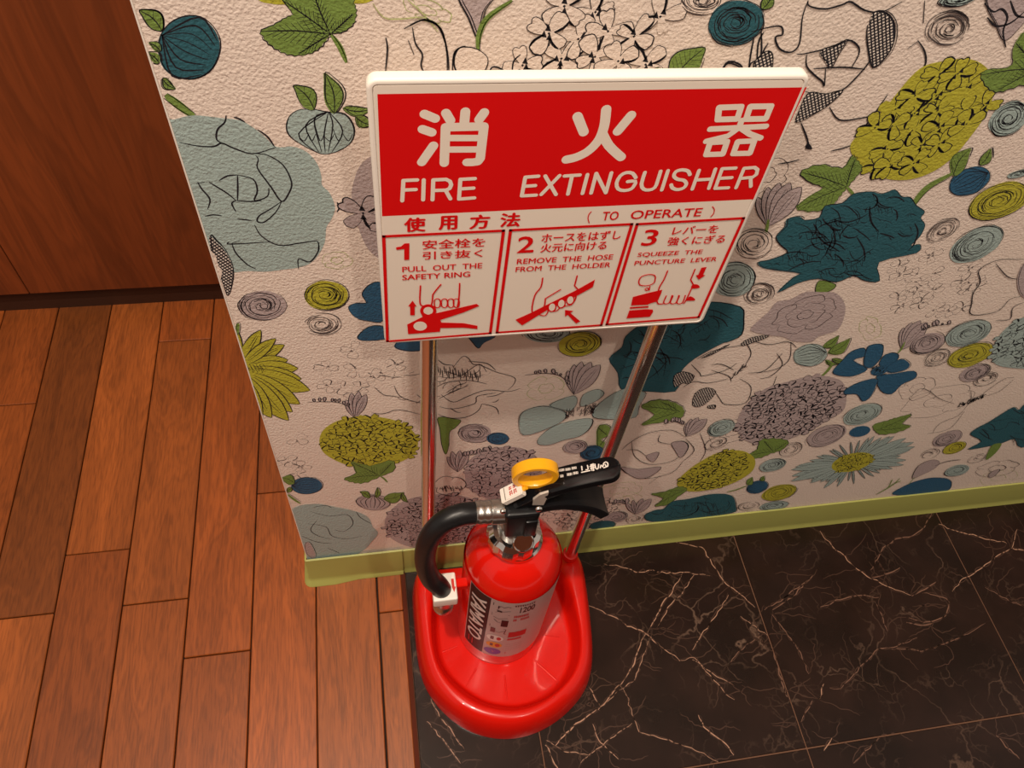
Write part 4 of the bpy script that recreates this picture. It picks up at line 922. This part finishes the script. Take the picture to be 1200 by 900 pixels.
# small lines of text
def ln0(l): sp_.up(); sp_.L(l, 'red', .0007, 3, False)
def tx_(t, lb, rt, bold=0): text(sp_, t, lb, rt, 'red', bold)
for ch, (l, r, b, t) in zip('使用方法', ((474.5, 498, 271.5, 254.5), (514.5, 535.5, 269, 252.5), (550.5, 574, 268, 251), (586, 610, 265.8, 249))): tx_(ch, (l, b), (r, t), .00050)
ln0([(693, 247.5), (690, 251), (689, 256), (690.5, 261)]); tx_('TO', (705, 258), (726, 247.2), .00013); tx_('OPERATE', (738, 256.5), (824, 243.2), .00013); ln0([(834.5, 241.5), (837, 245), (836, 250), (832.5, 254)])
sp_.F([(430 + x / 5.294, 240 + y / 5.294) for x, y in [(180, 262), (212, 256), (232, 238), (263, 236), (262, 339), (231, 341), (231, 272), (183, 278)]], 'red', smooth=1); tx_('2', (605.8, 296), (627, 276.5), .00040); tx_('3', (751, 287.8), (773, 268.5), .00040)
tx_('安全栓を', (495.2, 292), (569, 278), .00016); tx_('引き抜く', (495.4, 304), (566, 291.5), .00016)
tx_('PULL  OUT  THE', (471.6, 318.6), (565.2, 307.6), .00010); tx_('SAFETY RING', (471.6, 328), (551, 317.8), .00013)
tx_('ホースをはずし', (634, 284), (729, 269.5), .00016); tx_('火元に向ける', (633, 295.5), (712, 281.8), .00016)
tx_('REMOVE  THE  HOSE', (605.5, 309.2), (719, 297.5), .00010); tx_('FROM  THE  HOLDER', (604, 318.3), (716, 306.8), .00010)
tx_('レバーを', (787, 274.8), (843.5, 263), .00016); tx_('強くにぎる', (781, 287.5), (851.5, 274.5), .00016)
tx_('SQUEEZE  THE', (746.4, 301.5), (824, 292), .00010); tx_('PUNCTURE  LEVER', (743, 310.5), (841, 300.5), .00010)
# step frames
for q in ([(449.6, 276.6), (590, 269.8), (574.4, 390), (454, 399.6)], [(598.2, 269.4), (740.3, 262.2), (704.4, 380.6), (582.3, 389.3)], [(746.5, 262.3), (871.3, 255.2), (818.5, 371.2), (711, 379.8)]):
    sp_.up(); u = [spx(*k) for k in q]
    for a in range(4):
        A_, B_ = np.array(u[a]), np.array(u[(a + 1) % 4]); d = (B_ - A_) / np.linalg.norm(B_ - A_) * .0009
        sp_.lineuv([tuple(A_ - d), tuple(B_ + d)], 'red', .0022 if a % 2 else .0021, False)
def a3(l): return [(430 + x / 5.294, 240 + y / 5.294) for x, y in l]
def a4(l): return [(570 + x / 5.622, 240 + y / 5.622) for x, y in l]
def a5(l): return [(700 + x / 5.294, 230 + y / 5.294) for x, y in l]
def ln(c, l, wd=.0011, sm=3): sp_.up(.3); sp_.L(c(l), 'red', wd, sm, False, True)
sp_.up()
# picture 1
sp_.F(a3([(250, 740), (350, 690), (430, 670), (680, 612), (697, 625), (600, 665), (455, 712), (462, 728), (600, 732), (685, 748), (685, 768), (600, 760), (455, 762), (452, 785), (255, 800)]), 'red', smooth=1)
sp_.F(ell(*a3([(380, 655)])[0], 9.5, 7.6), 'red'); sp_.F(ell(*a3([(380, 655)])[0], 5.6, 4.4), 'white'); sp_.F(ell(*a3([(330, 750)])[0], 7.8, 5.3), 'white')
sp_.F(a3([(283, 592), (308, 628), (296, 628), (296, 683), (268, 683), (268, 628), (255, 628)]), 'red', smooth=1); sp_.up()
ln(a3, [(332, 500), (328, 600), (345, 625), (385, 628), (402, 610), (408, 560)]); ln(a3, [(408, 555), (430, 525), (458, 492)]); ln(a3, [(575, 485), (570, 580), (560, 630)])
for k, x in enumerate((438, 482, 522, 556)): ln(a3, [(x - 18, 630 - k * 2), (x - 20, 592), (x, 580), (x + 16, 592), (x + 14, 625), (x, 636), (x - 18, 630 - k * 2)], .0009)
ln(a3, [(350, 690), (340, 660), (350, 632)], .0014); ln(a3, [(355, 672), (380, 682), (405, 672)], .001)
# picture 2
sp_.F(a4([(190, 755), (235, 792), (400, 690), (590, 600), (700, 540), (715, 490), (600, 555), (400, 655), (290, 710)]), 'red', smooth=1)
sp_.F(a4([(517, 690), (573, 697), (553, 710), (618, 765), (590, 780), (535, 722), (517, 735)]), 'red', smooth=1)
for x, y in ((432, 672), (493, 648), (552, 625)):
    sp_.F(ell(*a4([(x, y)])[0], 5.0, 5.8, 20), 'red'); sp_.F(ell(*a4([(x, y)])[0], 3.5, 4.4, 20), 'white')
sp_.up(); ln(a4, [(370, 480), (358, 540), (318, 595), (300, 700), (345, 718), (380, 665), (388, 618)]); ln(a4, [(388, 615), (430, 590), (487, 556)]); ln(a4, [(597, 465), (580, 530), (600, 552)], .0011, 1)
ln(a4, [(350, 722), (385, 728), (405, 700), (400, 672)], .001); ln(a4, [(420, 700), (460, 697), (480, 680), (520, 665), (560, 655), (585, 620), (590, 600)], .001)
# picture 3
sp_.F(a5([(220, 622), (310, 598), (402, 577), (395, 600), (372, 650), (335, 660), (320, 665), (312, 670), (208, 675)]), 'red', smooth=1)
sp_.F(a5([(203, 685), (318, 678), (315, 688), (200, 695)]), 'red', smooth=1); sp_.F(a5([(198, 706), (300, 698), (343, 700), (345, 715), (325, 745), (180, 755)]), 'red', smooth=1)
sp_.up(); ln(a5, [(360, 500), (350, 535), (310, 552), (265, 548), (257, 522), (275, 495), (320, 483), (352, 487), (360, 502)], .0010); ln(a5, [(325, 556), (322, 580)], .0009); ln(a5, [(295, 573), (310, 566), (318, 575), (308, 583), (297, 578)], .0009)
ln(a5, [(435, 460), (412, 515), (385, 560), (375, 600), (370, 650), (380, 665), (405, 665)]); ln(a5, [(605, 450), (578, 515), (595, 545), (560, 620), (545, 650), (535, 662)], .0011, 1)
for x in (405, 447, 487): ln(a5, [(x + 22, 615), (x + 5, 655), (x + 20, 665), (x + 42, 655), (x + 58, 612)], .0010)
sp_.F(a5([(590, 545), (620, 545), (635, 560), (620, 568), (582, 568)]), 'red'); sp_.F(a5([(555, 635), (575, 618), (600, 630), (603, 643), (550, 645)]), 'red')
sp_.F(a5([(645, 440), (677, 436), (655, 485), (670, 487), (628, 515), (610, 487), (625, 485)]), 'red', smooth=1)
so = mesh_obj('print', sp_.v, sp_.f, sp_.mats, None, sp_.i); adopt(so, sb)
so['label'] = 'red and white sign lettering and three pictograms'

# ------------------------------------------------------------------ the extinguisher
ext = empty('fire_extinguisher', (EX, EY, .0145))
tag(ext, 'small red fire extinguisher with black hose, black levers and yellow ring pin', 'fire extinguisher')
prof = [(.0, .0158), (.046, .0158), (.0485, .0152), (.0512, .0165), (.0524, .020), (ER, .026), (ER, .215), (ER - .0006, .224), (.0500, .236), (.0455, .2475), (.0385, .2575), (.0300, .2640), (.0230, .2690), (.0190, .276), (.0, .276)]
prof = [(r, z) for r, z in prof if r > 0]
fine = crom(prof[2:], 4); tank = lathe('tank', [prof[0], prof[1]] + fine, EX, EY, M_TANK, ext, 96)
# printed label wrapped around the tank
def cyl_px(x, y):
    d = ray(x, y); a = d[0] ** 2 + d[1] ** 2; b = 2 * (-EX * d[0] - EY * d[1]); c = EX ** 2 + EY ** 2 - (ER + .0003) ** 2
    q = b * b - 4 * a * c; t = (-b - math.sqrt(max(q, 0))) / (2 * a); p_ = EYE + d * t
    return (math.atan2(p_[0] - EX, -(p_[1] - EY)) * ER, p_[2])
def cyl_place(u, v, off): r = ER + .0002 + off; return (EX + r * math.sin(u / ER), EY - r * math.cos(u / ER), v)
M_LAB = {'silver': mat('label_silver', lin((176, 160, 156)), .35, spec=.5), 'black': mat('label_black', (.008, .006, .006), .4, spec=.2), 'white': mat('label_white', lin((222, 212, 206)), .4),
         'red': mat('label_red', (.45, .01, .01), .35), 'orange': mat('label_orange', lin((224, 148, 24)), .4), 'violet': mat('label_violet', lin((92, 70, 150)), .4), 'maroon': mat('label_maroon', lin((70, 12, 14)), .35)}
lb = Print(cyl_px, cyl_place, M_LAB); lb.off = 1.5e-4; lb.step = 0
def rect(u0, u1, v0, v1, m, nn=None):
    lb.up(); nn = nn or max(2, int((u1 - u0) / .003)); q = [(u0 + (u1 - u0) * k / nn, v0) for k in range(nn + 1)] + [(u0 + (u1 - u0) * k / nn, v1) for k in range(nn + 1)]
    lb.add(q, [(k, k + 1, nn + 2 + k, nn + 1 + k) for k in range(nn)], m)
def Q(l): return [(540 + x / 8.18, 670 + y / 8.18) for x, y in l]
tl, bl_, tr = cyl_px(*Q([(80, 90)])[0]), cyl_px(*Q([(45, 655)])[0]), cyl_px(*Q([(500, 272)])[0])
ul, vt, vb = (tl[0] + bl_[0]) / 2, (tl[1] + tr[1]) / 2, .5 * (bl_[1] + cyl_px(*Q([(340, 812)])[0])[1]) + .004
UR = ER * 1.15
rect(ul, UR, vb, vt, 'silver')
ub = cyl_px(*Q([(250, 500)])[0])[0]
lb.off = 2.2e-4
rect(ul + .0012, ub, vb + .0012, vt - .0012, 'black')
lb.off = 6e-4
# vertical maker's name on the black bar
wdt = ub - ul
lb.up()
gv, gf = glyphs('YAMATO', 0, .12); gv = [(q[1], -q[0]) for q in gv]
bmg = bmesh.new(); gvs = [bmg.verts.new((q[0], q[1], 0)) for q in gv]
for f in gf:
    try: bmg.faces.new([gvs[k] for k in f])
    except ValueError: pass
gx = [q[0] for q in gv]
for k in range(1, 8):
    bmesh.ops.bisect_plane(bmg, geom=bmg.verts[:] + bmg.edges[:] + bmg.faces[:], plane_co=(min(gx) + (max(gx) - min(gx)) * k / 8, 0, 0), plane_no=(1, 0, 0))
bmg.verts.index_update(); gv = [(v.co.x, v.co.y) for v in bmg.verts]; gf = [tuple(v.index for v in f.verts) for f in bmg.faces]; bmg.free()
X = [q[0] for q in gv]; Y = [q[1] for q in gv]; u0, u1 = ul + wdt * .16, ub - wdt * .14; v1, v0 = vt - (vt - vb) * .09, vb + (vt - vb) * .20
for j, (du, dv) in enumerate(((0, 0), (0, .0006), (0, -.0006), (0, .0011), (0, -.0011), (.0003, .0003), (-.0003, -.0003))):
    lb.off = 5e-4 + j * 2e-5; lb.add([(u0 + du + (q[0] - min(X)) / (max(X) - min(X)) * (u1 - u0), v0 + dv + (q[1] - min(Y)) / (max(Y) - min(Y)) * (v1 - v0)) for q in gv], gf, 'white')
lb.off = 3.2e-4
H_ = vt - vb; um = ub + .0025; uw = .0205
for k in range(2): rect(ul + wdt * (.25 + .2 * k), ul + wdt * (.3 + .2 * k), vb + H_ * .05, vb + H_ * .16, 'red', 2)
def lline(l, m='black', wd=.0007): lb.lineuv([(um + x * uw, vb + H_ * y) for x, y in l], m, wd, False)
def lrect(x0, x1, y0, y1, m):
    lb.off = 4e-4 + .00002 * x0
    rect(um + x0 * uw, um + x1 * uw, vb + H_ * y0, vb + H_ * y1, m, 3)
def lell(x, y, rx, ry, m):
    n_ = 12; q = []
    for sg in (-1, 1): q += [(um + (x - rx * math.cos(math.pi * k / n_)) * uw, vb + H_ * (y + sg * ry * math.sin(math.pi * k / n_) * .999)) for k in range(n_ + 1)]
    lb.off = 3.4e-4 if rx > .2 else 4.4e-4
    lb.add(q, [(k, k + 1, n_ + 2 + k, n_ + 1 + k) for k in range(n_)], m)
lb.up()
def ltext(t, x0, x1, y0, y1, m='black', b=.01):
    v, f = glyphs(t, b)
    if not v: return
    X = [q[0] for q in v]; Y = [q[1] for q in v]; lb.up()
    lb.add([(um + uw * (x0 + (x1 - x0) * (q[0] - min(X)) / (max(X) - min(X))), vb + H_ * (y0 + (y1 - y0) * (q[1] - min(Y)) / (max(Y) - min(Y)))) for q in v], f, m)
ltext('1', .02, .06, .915, .96); ltext('2', .02, .07, .76, .80); ltext('3', .02, .07, .56, .60)
lline([(.30, .905), (.45, .93), (.6, .915), (.8, .935), (.95, .93)], wd=.0012); lrect(.3, .36, .885, .93, 'black'); lline([(.25, .865), (.6, .85), (.98, .87)], wd=.0009); lrect(.28, .55, .835, .855, 'black'); lline([(.2, .82), (.98, .80)], wd=.0006)
lline([(.15, .74), (.45, .72), (.9, .75)], wd=.0009); lline([(.2, .70), (.4, .665), (.6, .66)], wd=.0009); lrect(.62, .98, .60, .71, 'black')
lrect(.12, .38, .47, .55, 'maroon'); lline([(.4, .50), (.6, .485), (.8, .51), (.95, .52)], 'maroon', .0009); lline([(.8, .56), (.95, .55), (.9, .47), (1, .46)], 'maroon', .0009)
lell(.46, .365, .48, .055, 'white'); lrect(.2, .4, .335, .395, 'maroon'); lell(.68, .365, .13, .03, 'red')
lell(.48, .235, .46, .052, 'orange'); lrect(.25, .42, .21, .26, 'maroon'); lell(.68, .235, .14, .03, 'red')
lell(.46, .10, .50, .062, 'violet'); lline([(.3, .09), (.45, .12), (.5, .085), (.62, .115)], 'orange', .0012)
ltext('1200', 1.45, 2.25, .835, .925, 'black', .02)
for k in range(9): lrect(1.15 + k * .12, 1.21 + k * .12, .945, .965, 'black')
lline([(1.1, .965), (1.5, .968), (2.2, .966)], 'red', .0007)
for k, (x0, x1, y) in enumerate(((1.22, 2.1, .76), (1.22, 1.5, .70), (1.6, 2.1, .705))): 
    for j in range(int((x1 - x0) / .1)): lrect(x0 + j * .1, x0 + j * .1 + .065, y, y + .035, 'red')
lrect(1.15, 2.15, .40, .50, 'red'); lrect(1.15, 1.95, .345, .375, 'red')
for y in (.26, .22, .18, .14): lline([(1.15, y), (1.6, y), (2.1, y)], 'maroon', .0004)
lrect(1.2, 1.26, .07, .10, 'red')
lo = mesh_obj('label_sticker', lb.v, lb.f, lb.mats, None, lb.i); adopt(lo, tank)
lo['label'] = 'silver instruction label with a black name bar'

# neck nut: faceted chrome collar
VX = EX - .0045
def nut(name, r0, r1, z0, z1, n, m, cx=VX, cy=EY, groove=.0):
    vs = []; fs = []; N = n * 4
    for (rr, z) in ((r0, z0), (r0, z0 + .002), (r0 * .99, z1 - .004), (r1, z1), (r1 * .7, z1 + .0008)):
        for k in range(N):
            a = 2 * math.pi * k / N; q = 1 - groove if (k % 4) == 0 else 1
            vs.append((cx + rr * q * math.cos(a), cy + rr * q * math.sin(a), z))
    for i in range(4):
        for k in range(N):
            a = i * N + k; b = i * N + (k + 1) % N; fs.append((a, b, b + N, a + N))
    fs.append(tuple(range(N - 1, -1, -1))); fs.append(tuple(4 * N + k for k in range(N)))
    o = weighted(mesh_obj(name, vs, fs, m), 12); adopt(o, ext); return o
neck = lathe('neck_ring', [(.024, .266), (.0262, .268), (.0262, .274), (.024, .277)], EX, EY, M_CHROME, ext, 64)
nt = nut('neck_nut', .0275, .0225, .277, .298, 8, M_CHROME, groove=.05)
vb_ = lathe('valve_body', [(.0165, .296), (.0165, .306), (.0145, .308), (.0145, .350), (.012, .352)], VX - .001, EY, M_SATIN, ext, 40)
# black plastic shroud over the valve
def P3(x, y, yy): return tuple(P(x, y, 1, yy))
bm = box_bm(VX - .0175, VX + .0160, EY - .0190, EY + .014, .316, .362, .0042, 3)
for v in bm.verts:
    zz = v.co.z / S
    t = (zz - .316) / .046; v.co.x = (VX * S) + (v.co.x - VX * S) * (.84 + .16 * t)
sh_ = adopt(weighted(bm_obj('shroud', bm, M_BLACK), 40), ext)
win = adopt(weighted(bm_obj('shroud_cheek', box_bm(VX + .0025, VX + .0145, EY - .0208, EY - .016, .319, .350, .002, 2), M_BLACK), 40), ext)
gauge = lathe('pressure_gauge', [(.0095, -.001), (.0105, .0), (.0105, .003), (.0096, .004), (.0090, .0026)], 0, 0, M_CHROME, None, 40, rot=Matrix.Rotation(math.radians(50), 3, 'X'), origin=.307)
gauge.data.transform(Matrix.Translation(Vector((VX + .004, EY - .0195, 0)) * S)); adopt(gauge, ext)
for (x, y, yy, r) in ((589.5, 599, .2975, .0030), (631.5, 596.5, .2975, .0034)):
    q = P3(x, y, yy); o = lathe('rivet', [(r * .9, -.001), (r, .0), (r * .8, .0016), (r * .35, .0022)], 0, 0, M_CHROME, None, 20, rot=Matrix.Rotation(math.radians(90), 3, 'X'), origin=0)
    o.data.transform(Matrix.Translation(Vector(q) * S)); adopt(o, ext)
# levers: a channel section swept along a bent line in the plane of the handle
def lever(name, path, half, th, m, skirt=.004, taper=None, roundend=True, topbow=.0012):
    c = crom(path, 6); vs = []; fs = []; n = len(c)
    for i, (x, z) in enumerate(c):
        a = c[max(i - 1, 0)]; b = c[min(i + 1, n - 1)]; d = Vector((b[0] - a[0], b[1] - a[1])).normalized(); nn = Vector((-d[1], d[0]))
        t = i / (n - 1); h = half * (taper(t) if taper else 1)
        L_ = 1
        if roundend:
            rem = math.dist(c[i], c[-1]); h = min(h, math.sqrt(max(h * h - max(0, h - rem) ** 2, 1e-9)) if rem < h else h)
        ring = [(-1, -skirt), (-1, -.0015), (-.93, .0002), (-.6, topbow * .7), (0, topbow), (.6, topbow * .7), (.93, .0002), (1, -.0015), (1, -skirt), (.82, -skirt), (.8, -th), (0, -th), (-.8, -th), (-.82, -skirt)]
        for yy, k in ring: vs.append((x + nn[0] * k, EY - .002 + yy * h, z + nn[1] * k))
    R_ = 14
    for i in range(n - 1):
        for k in range(R_):
            a = i * R_ + k; b = i * R_ + (k + 1) % R_; fs.append((a, b, b + R_, a + R_))
    fs.append(tuple(range(R_ - 1, -1, -1))); fs.append(tuple((n - 1) * R_ + k for k in range(R_)))
    o = mesh_obj(name, vs, fs, m); weighted(o, 40); adopt(o, ext)
    bm = bmesh.new(); bm.from_mesh(o.data); bmesh.ops.recalc_face_normals(bm, faces=bm.faces); bm.to_mesh(o.data); bm.free()
    return o
UP = [(.0975, .352), (.112, .366), (.130, .384), (.147, .3955), (.170, .4025), (.190, .407), (.2005, .4090)]
ul_ = lever('carry_lever', UP, .0118, .0022, M_BLACKG, .0075, lambda t: .72 + .28 * min(1, t * 2.2))
LO = [(.112, .352), (.130, .364), (.150, .368), (.170, .363), (.187, .353), (.200, .340)]
ll_ = lever('squeeze_lever', LO, .0135, .0022, M_BLACK, .010, lambda t: .85 + .25 * t, False, -.001)
# bright metal tongue between the levers
q = [P3(*c, EY - .013) for c in ((624, 592), (625, 586), (633, 580), (643, 577), (641, 584), (637, 592))]
vs = [(a[0], a[1] + d, a[2]) for d in (0, .0022) for a in q]; n6 = 6
fs = [tuple(range(6)), tuple(range(11, 5, -1))] + [(k, 6 + k, 6 + (k + 1) % 6, (k + 1) % 6) for k in range(6)]
adopt(mesh_obj('metal_tongue', vs, fs, M_WHITEMETAL), ext)
# lettering on the carrying lever, as it reads in the photograph
def lever_px(x, y):      # along the lever axis and across it
    q = P(x, y, 1, EY); return (x, y)
UPc = crom(UP, 6)
def top_pt(x, yy, off):
    for a, b in zip(UPc[:-1], UPc[1:]):
        if a[0] <= x <= b[0]:
            t = (x - a[0]) / (b[0] - a[0]); d = Vector((b[0] - a[0], b[1] - a[1])).normalized()
            bow = .0012 * (1 - .3 * abs(yy / .0075) ** 2)
            k = bow + off; return (x + -d[1] * k, EY - .002 + yy, a[1] + (b[1] - a[1]) * t + d[0] * k)
    return (x, EY - .002 + yy, .408 + off)
def lev_uv(x, y):       # find the point of the lever's top seen at this pixel
    d = ray(x, y); best = None
    for a, b in zip(UPc[:-1], UPc[1:]):
        v1 = np.array([b[0] - a[0], 0, b[1] - a[1]]); nn = np.array([-v1[2], 0, v1[0]]); nn /= np.linalg.norm(nn)
        p0 = np.array([a[0], EY, a[1]]) + nn * .0012; t = ((p0 - EYE) @ nn) / (d @ nn); q = EYE + d * t
        if a[0] - .002 <= q[0] <= b[0] + .002:
            e = abs(q[0] - (a[0] + b[0]) / 2)
            if best is None or e < best[0]: best = (e, q)
    q = best[1] if best else P(x, y, 1, EY); return (q[0], q[1] - (EY - .002))
lp = Print(lev_uv, lambda u, v, off: top_pt(u, v, off), {'white': M_INKW}); lp.off = 1.5e-4
def z1(l): return [(640 + x / 13.33, 525 + y / 13.33) for x, y in l]
for l in ([(560, 285), (568, 345)], [(650, 270), (662, 330), (630, 340)], [(560, 380), (690, 352)], [(700, 265), (740, 250)], [(690, 290), (750, 275)], [(712, 255), (722, 350)], [(738, 245), (748, 350)], [(700, 320), (760, 300)], [(765, 250), (785, 325), (815, 318), (825, 255)], [(850, 310), (862, 265), (890, 300), (900, 245), (935, 215), (965, 235), (968, 275), (940, 285), (925, 255)], [(905, 310), (965, 285)]):
    lp.L(z1(l), 'white', .0011, 2, False, True)
random.seed(3)
for x0, y0, nn in ((215, 345, 3), (310, 335, 3), (405, 315, 3), (230, 440, 2), (335, 415, 3), (430, 395, 3)):
    for k in range(nn):
        x = x0 + k * 26; y = y0 - k * 4
        lp.L(z1([(x, y - 22), (x + 4, y + 22)]), 'white', .0004, 1, False, False); lp.L(z1([(x, y - 14), (x + 20, y - 18)]), 'white', .0004, 1, False, False); lp.L(z1([(x + 2, y + 10), (x + 22, y + 4)]), 'white', .0004, 1, False, False); lp.L(z1([(x + 18, y - 20), (x + 20, y + 18)]), 'white', .0004, 1, False, False)
lt = mesh_obj('lettering', lp.v, lp.f, lp.mats, None, lp.i); adopt(lt, ul_); lt['label'] = 'white lettering'
# yellow ring pin standing on the lever
rc = P3(627, 555.5, EY + .002); RR, rr = .0212, .0158
vs = []; fs = []; N = 56
prof_ = [(rr, -.0042), (RR - .001, -.0044), (RR, -.0036), (RR, .0046), (RR - .001, .0054), (rr, .0052), (rr - .0008, .004), (rr - .0008, -.003)]
tilt = Matrix.Rotation(math.radians(-6), 3, 'Z') @ Matrix.Rotation(math.radians(-22), 3, 'Y')
for k in range(N):
    a = 2 * math.pi * k / N
    for r, d in prof_:
        v = tilt @ Vector((r * math.cos(a), d * 1.15, r * .86 * math.sin(a))); vs.append((rc[0] + v.x, rc[1] + v.y, rc[2] + v.z))
for k in range(N):
    for j in range(8):
        a = k * 8 + j; b = k * 8 + (j + 1) % 8; c = ((k + 1) % N) * 8; fs.append((a, c + j, c + (j + 1) % 8, b))
ring = weighted(mesh_obj('safety_ring', vs, fs, M_YELLOW), 40); adopt(ring, ext)
adopt(tube('safety_pin', [P3(617, 571, EY - .004), P3(607, 577, EY - .004), P3(598, 583, EY - .004)], .0022, M_YELLOW, None, 10), ext)
# white seal block
a0, a1 = np.array(P3(589, 583, EY - .002)), np.array(P3(613, 571, EY - .002)); dv = Vector(a1 - a0); ln_ = dv.length; dv.normalize()
bm = bmesh.new(); bmesh.ops.create_cube(bm, size=1); up_ = Vector((-dv.z, 0, dv.x)).normalized()
for v in bm.verts:
    c = v.co.copy(); v.co = (Vector((a0 + a1) / 2) + dv * c.x * ln_ + Vector((0, 1, 0)) * c.y * .0145 + up_ * c.z * .0075) * S
bmesh.ops.bevel(bm, geom=list(bm.edges), offset=.0008 * S, segments=2, affect='EDGES')
seal = adopt(weighted(bm_obj('seal', bm, M_WHITE), 40), ext)
mid = Vector((a0 + a1) / 2) + up_ * .0038
sl = Print(lambda x, y: (x, y), lambda u, v, off: tuple(mid + dv * u + Vector((0, 1, 0)) * v + up_ * off), {'red': M_INKR, 'grey': M_SATIN}); sl.off = 1e-4
for u0 in (.0005, .0052):
    for l in ([(0, .0035), (.0035, .004)], [(.0015, .0048), (.0018, .0012)], [(0, .002), (.0036, .0024)], [(.0002, -.001), (.0036, -.0006)], [(.0012, .0004), (.001, -.0045)], [(.003, .0006), (.0034, -.004)], [(0, -.0028), (.0036, -.0024)]):
        sl.lineuv([(u0 + a - .002, b) for a, b in l], 'red', .0007, False)
sl.lineuv([(-.0065, -.006), (-.0065, .006)], 'grey', .0008, False)
so2 = mesh_obj('seal_print', sl.v, sl.f, sl.mats, None, sl.i); adopt(so2, seal); so2['label'] = 'small red characters'
# hose port, ferrule, hose, nozzle, clip
rotx = Matrix.Rotation(math.radians(-90), 3, 'Y')
pa, pb, pc = P3(594, 599, EY - .006), P3(575, 600, EY - .006), P3(556, 601, EY - .006)
adopt(tube('hose_port', [pa, pb], .0125, M_SATIN, None, 8), ext)
fr = adopt(tube('ferrule', [P3(578, 600, EY - .006), P3(567, 600.5, EY - .006), pc], .0118, M_SATIN, None, 24, 6, True, lambda t: 1 - .06 * math.sin(t * 9.4) ** 2), ext)
HP = [pc, P3(540, 603, EY - .007), P3(519, 612, EY - .010), P3(503, 631, EY - .013), P3(498, 655, EY - .016), P3(504, 676, EY - .020), P3(514, 686, EY - .022), P3(520, 695, EY - .023)]
hose = adopt(tube('hose', HP, .0104, M_RUBBER, None, 28, 10), ext)
e = Vector(HP[-1]); 
noz = adopt(lathe('nozzle', [(.0105, .012), (.0108, .010), (.0108, -.004), (.0098, -.006), (.0098, -.010), (.0112, -.012), (.0112, -.022), (.0092, -.027), (.006, -.027), (.006, -.024)], e.x, e.y, M_SATIN, None, 28, origin=e.z - .016), ext)
cz = e.z + .003
bm = box_bm(e.x - .0120, e.x + .0135, e.y - .0125, e.y + .0175, cz - .008, cz + .009, .002, 3)
bm2 = box_bm(e.x + .0125, EX - .0500, e.y + .002, e.y + .012, cz - .005, cz + .005, .001, 1); adopt(bm_obj('clip_bracket', bm2, M_TANK), ext)
clip = adopt(weighted(bm_obj('hose_clip', bm, M_WHITE), 40), ext)
cp = Print(lambda x, y: (x, y), lambda u, v, off: (e.x + .0095 + u, e.y + v, cz + .009 + off), {'red': M_INKR}); cp.off = 1.5e-4
cp.polyuv([(-.001, .010), (.0018, .010), (.0018, .001), (.0032, .001), (.0008, -.005), (-.001, .001)], 'red')
co = mesh_obj('arrow_mark', cp.v, cp.f, cp.mats, None, cp.i); adopt(co, clip); co['label'] = 'small red arrow'
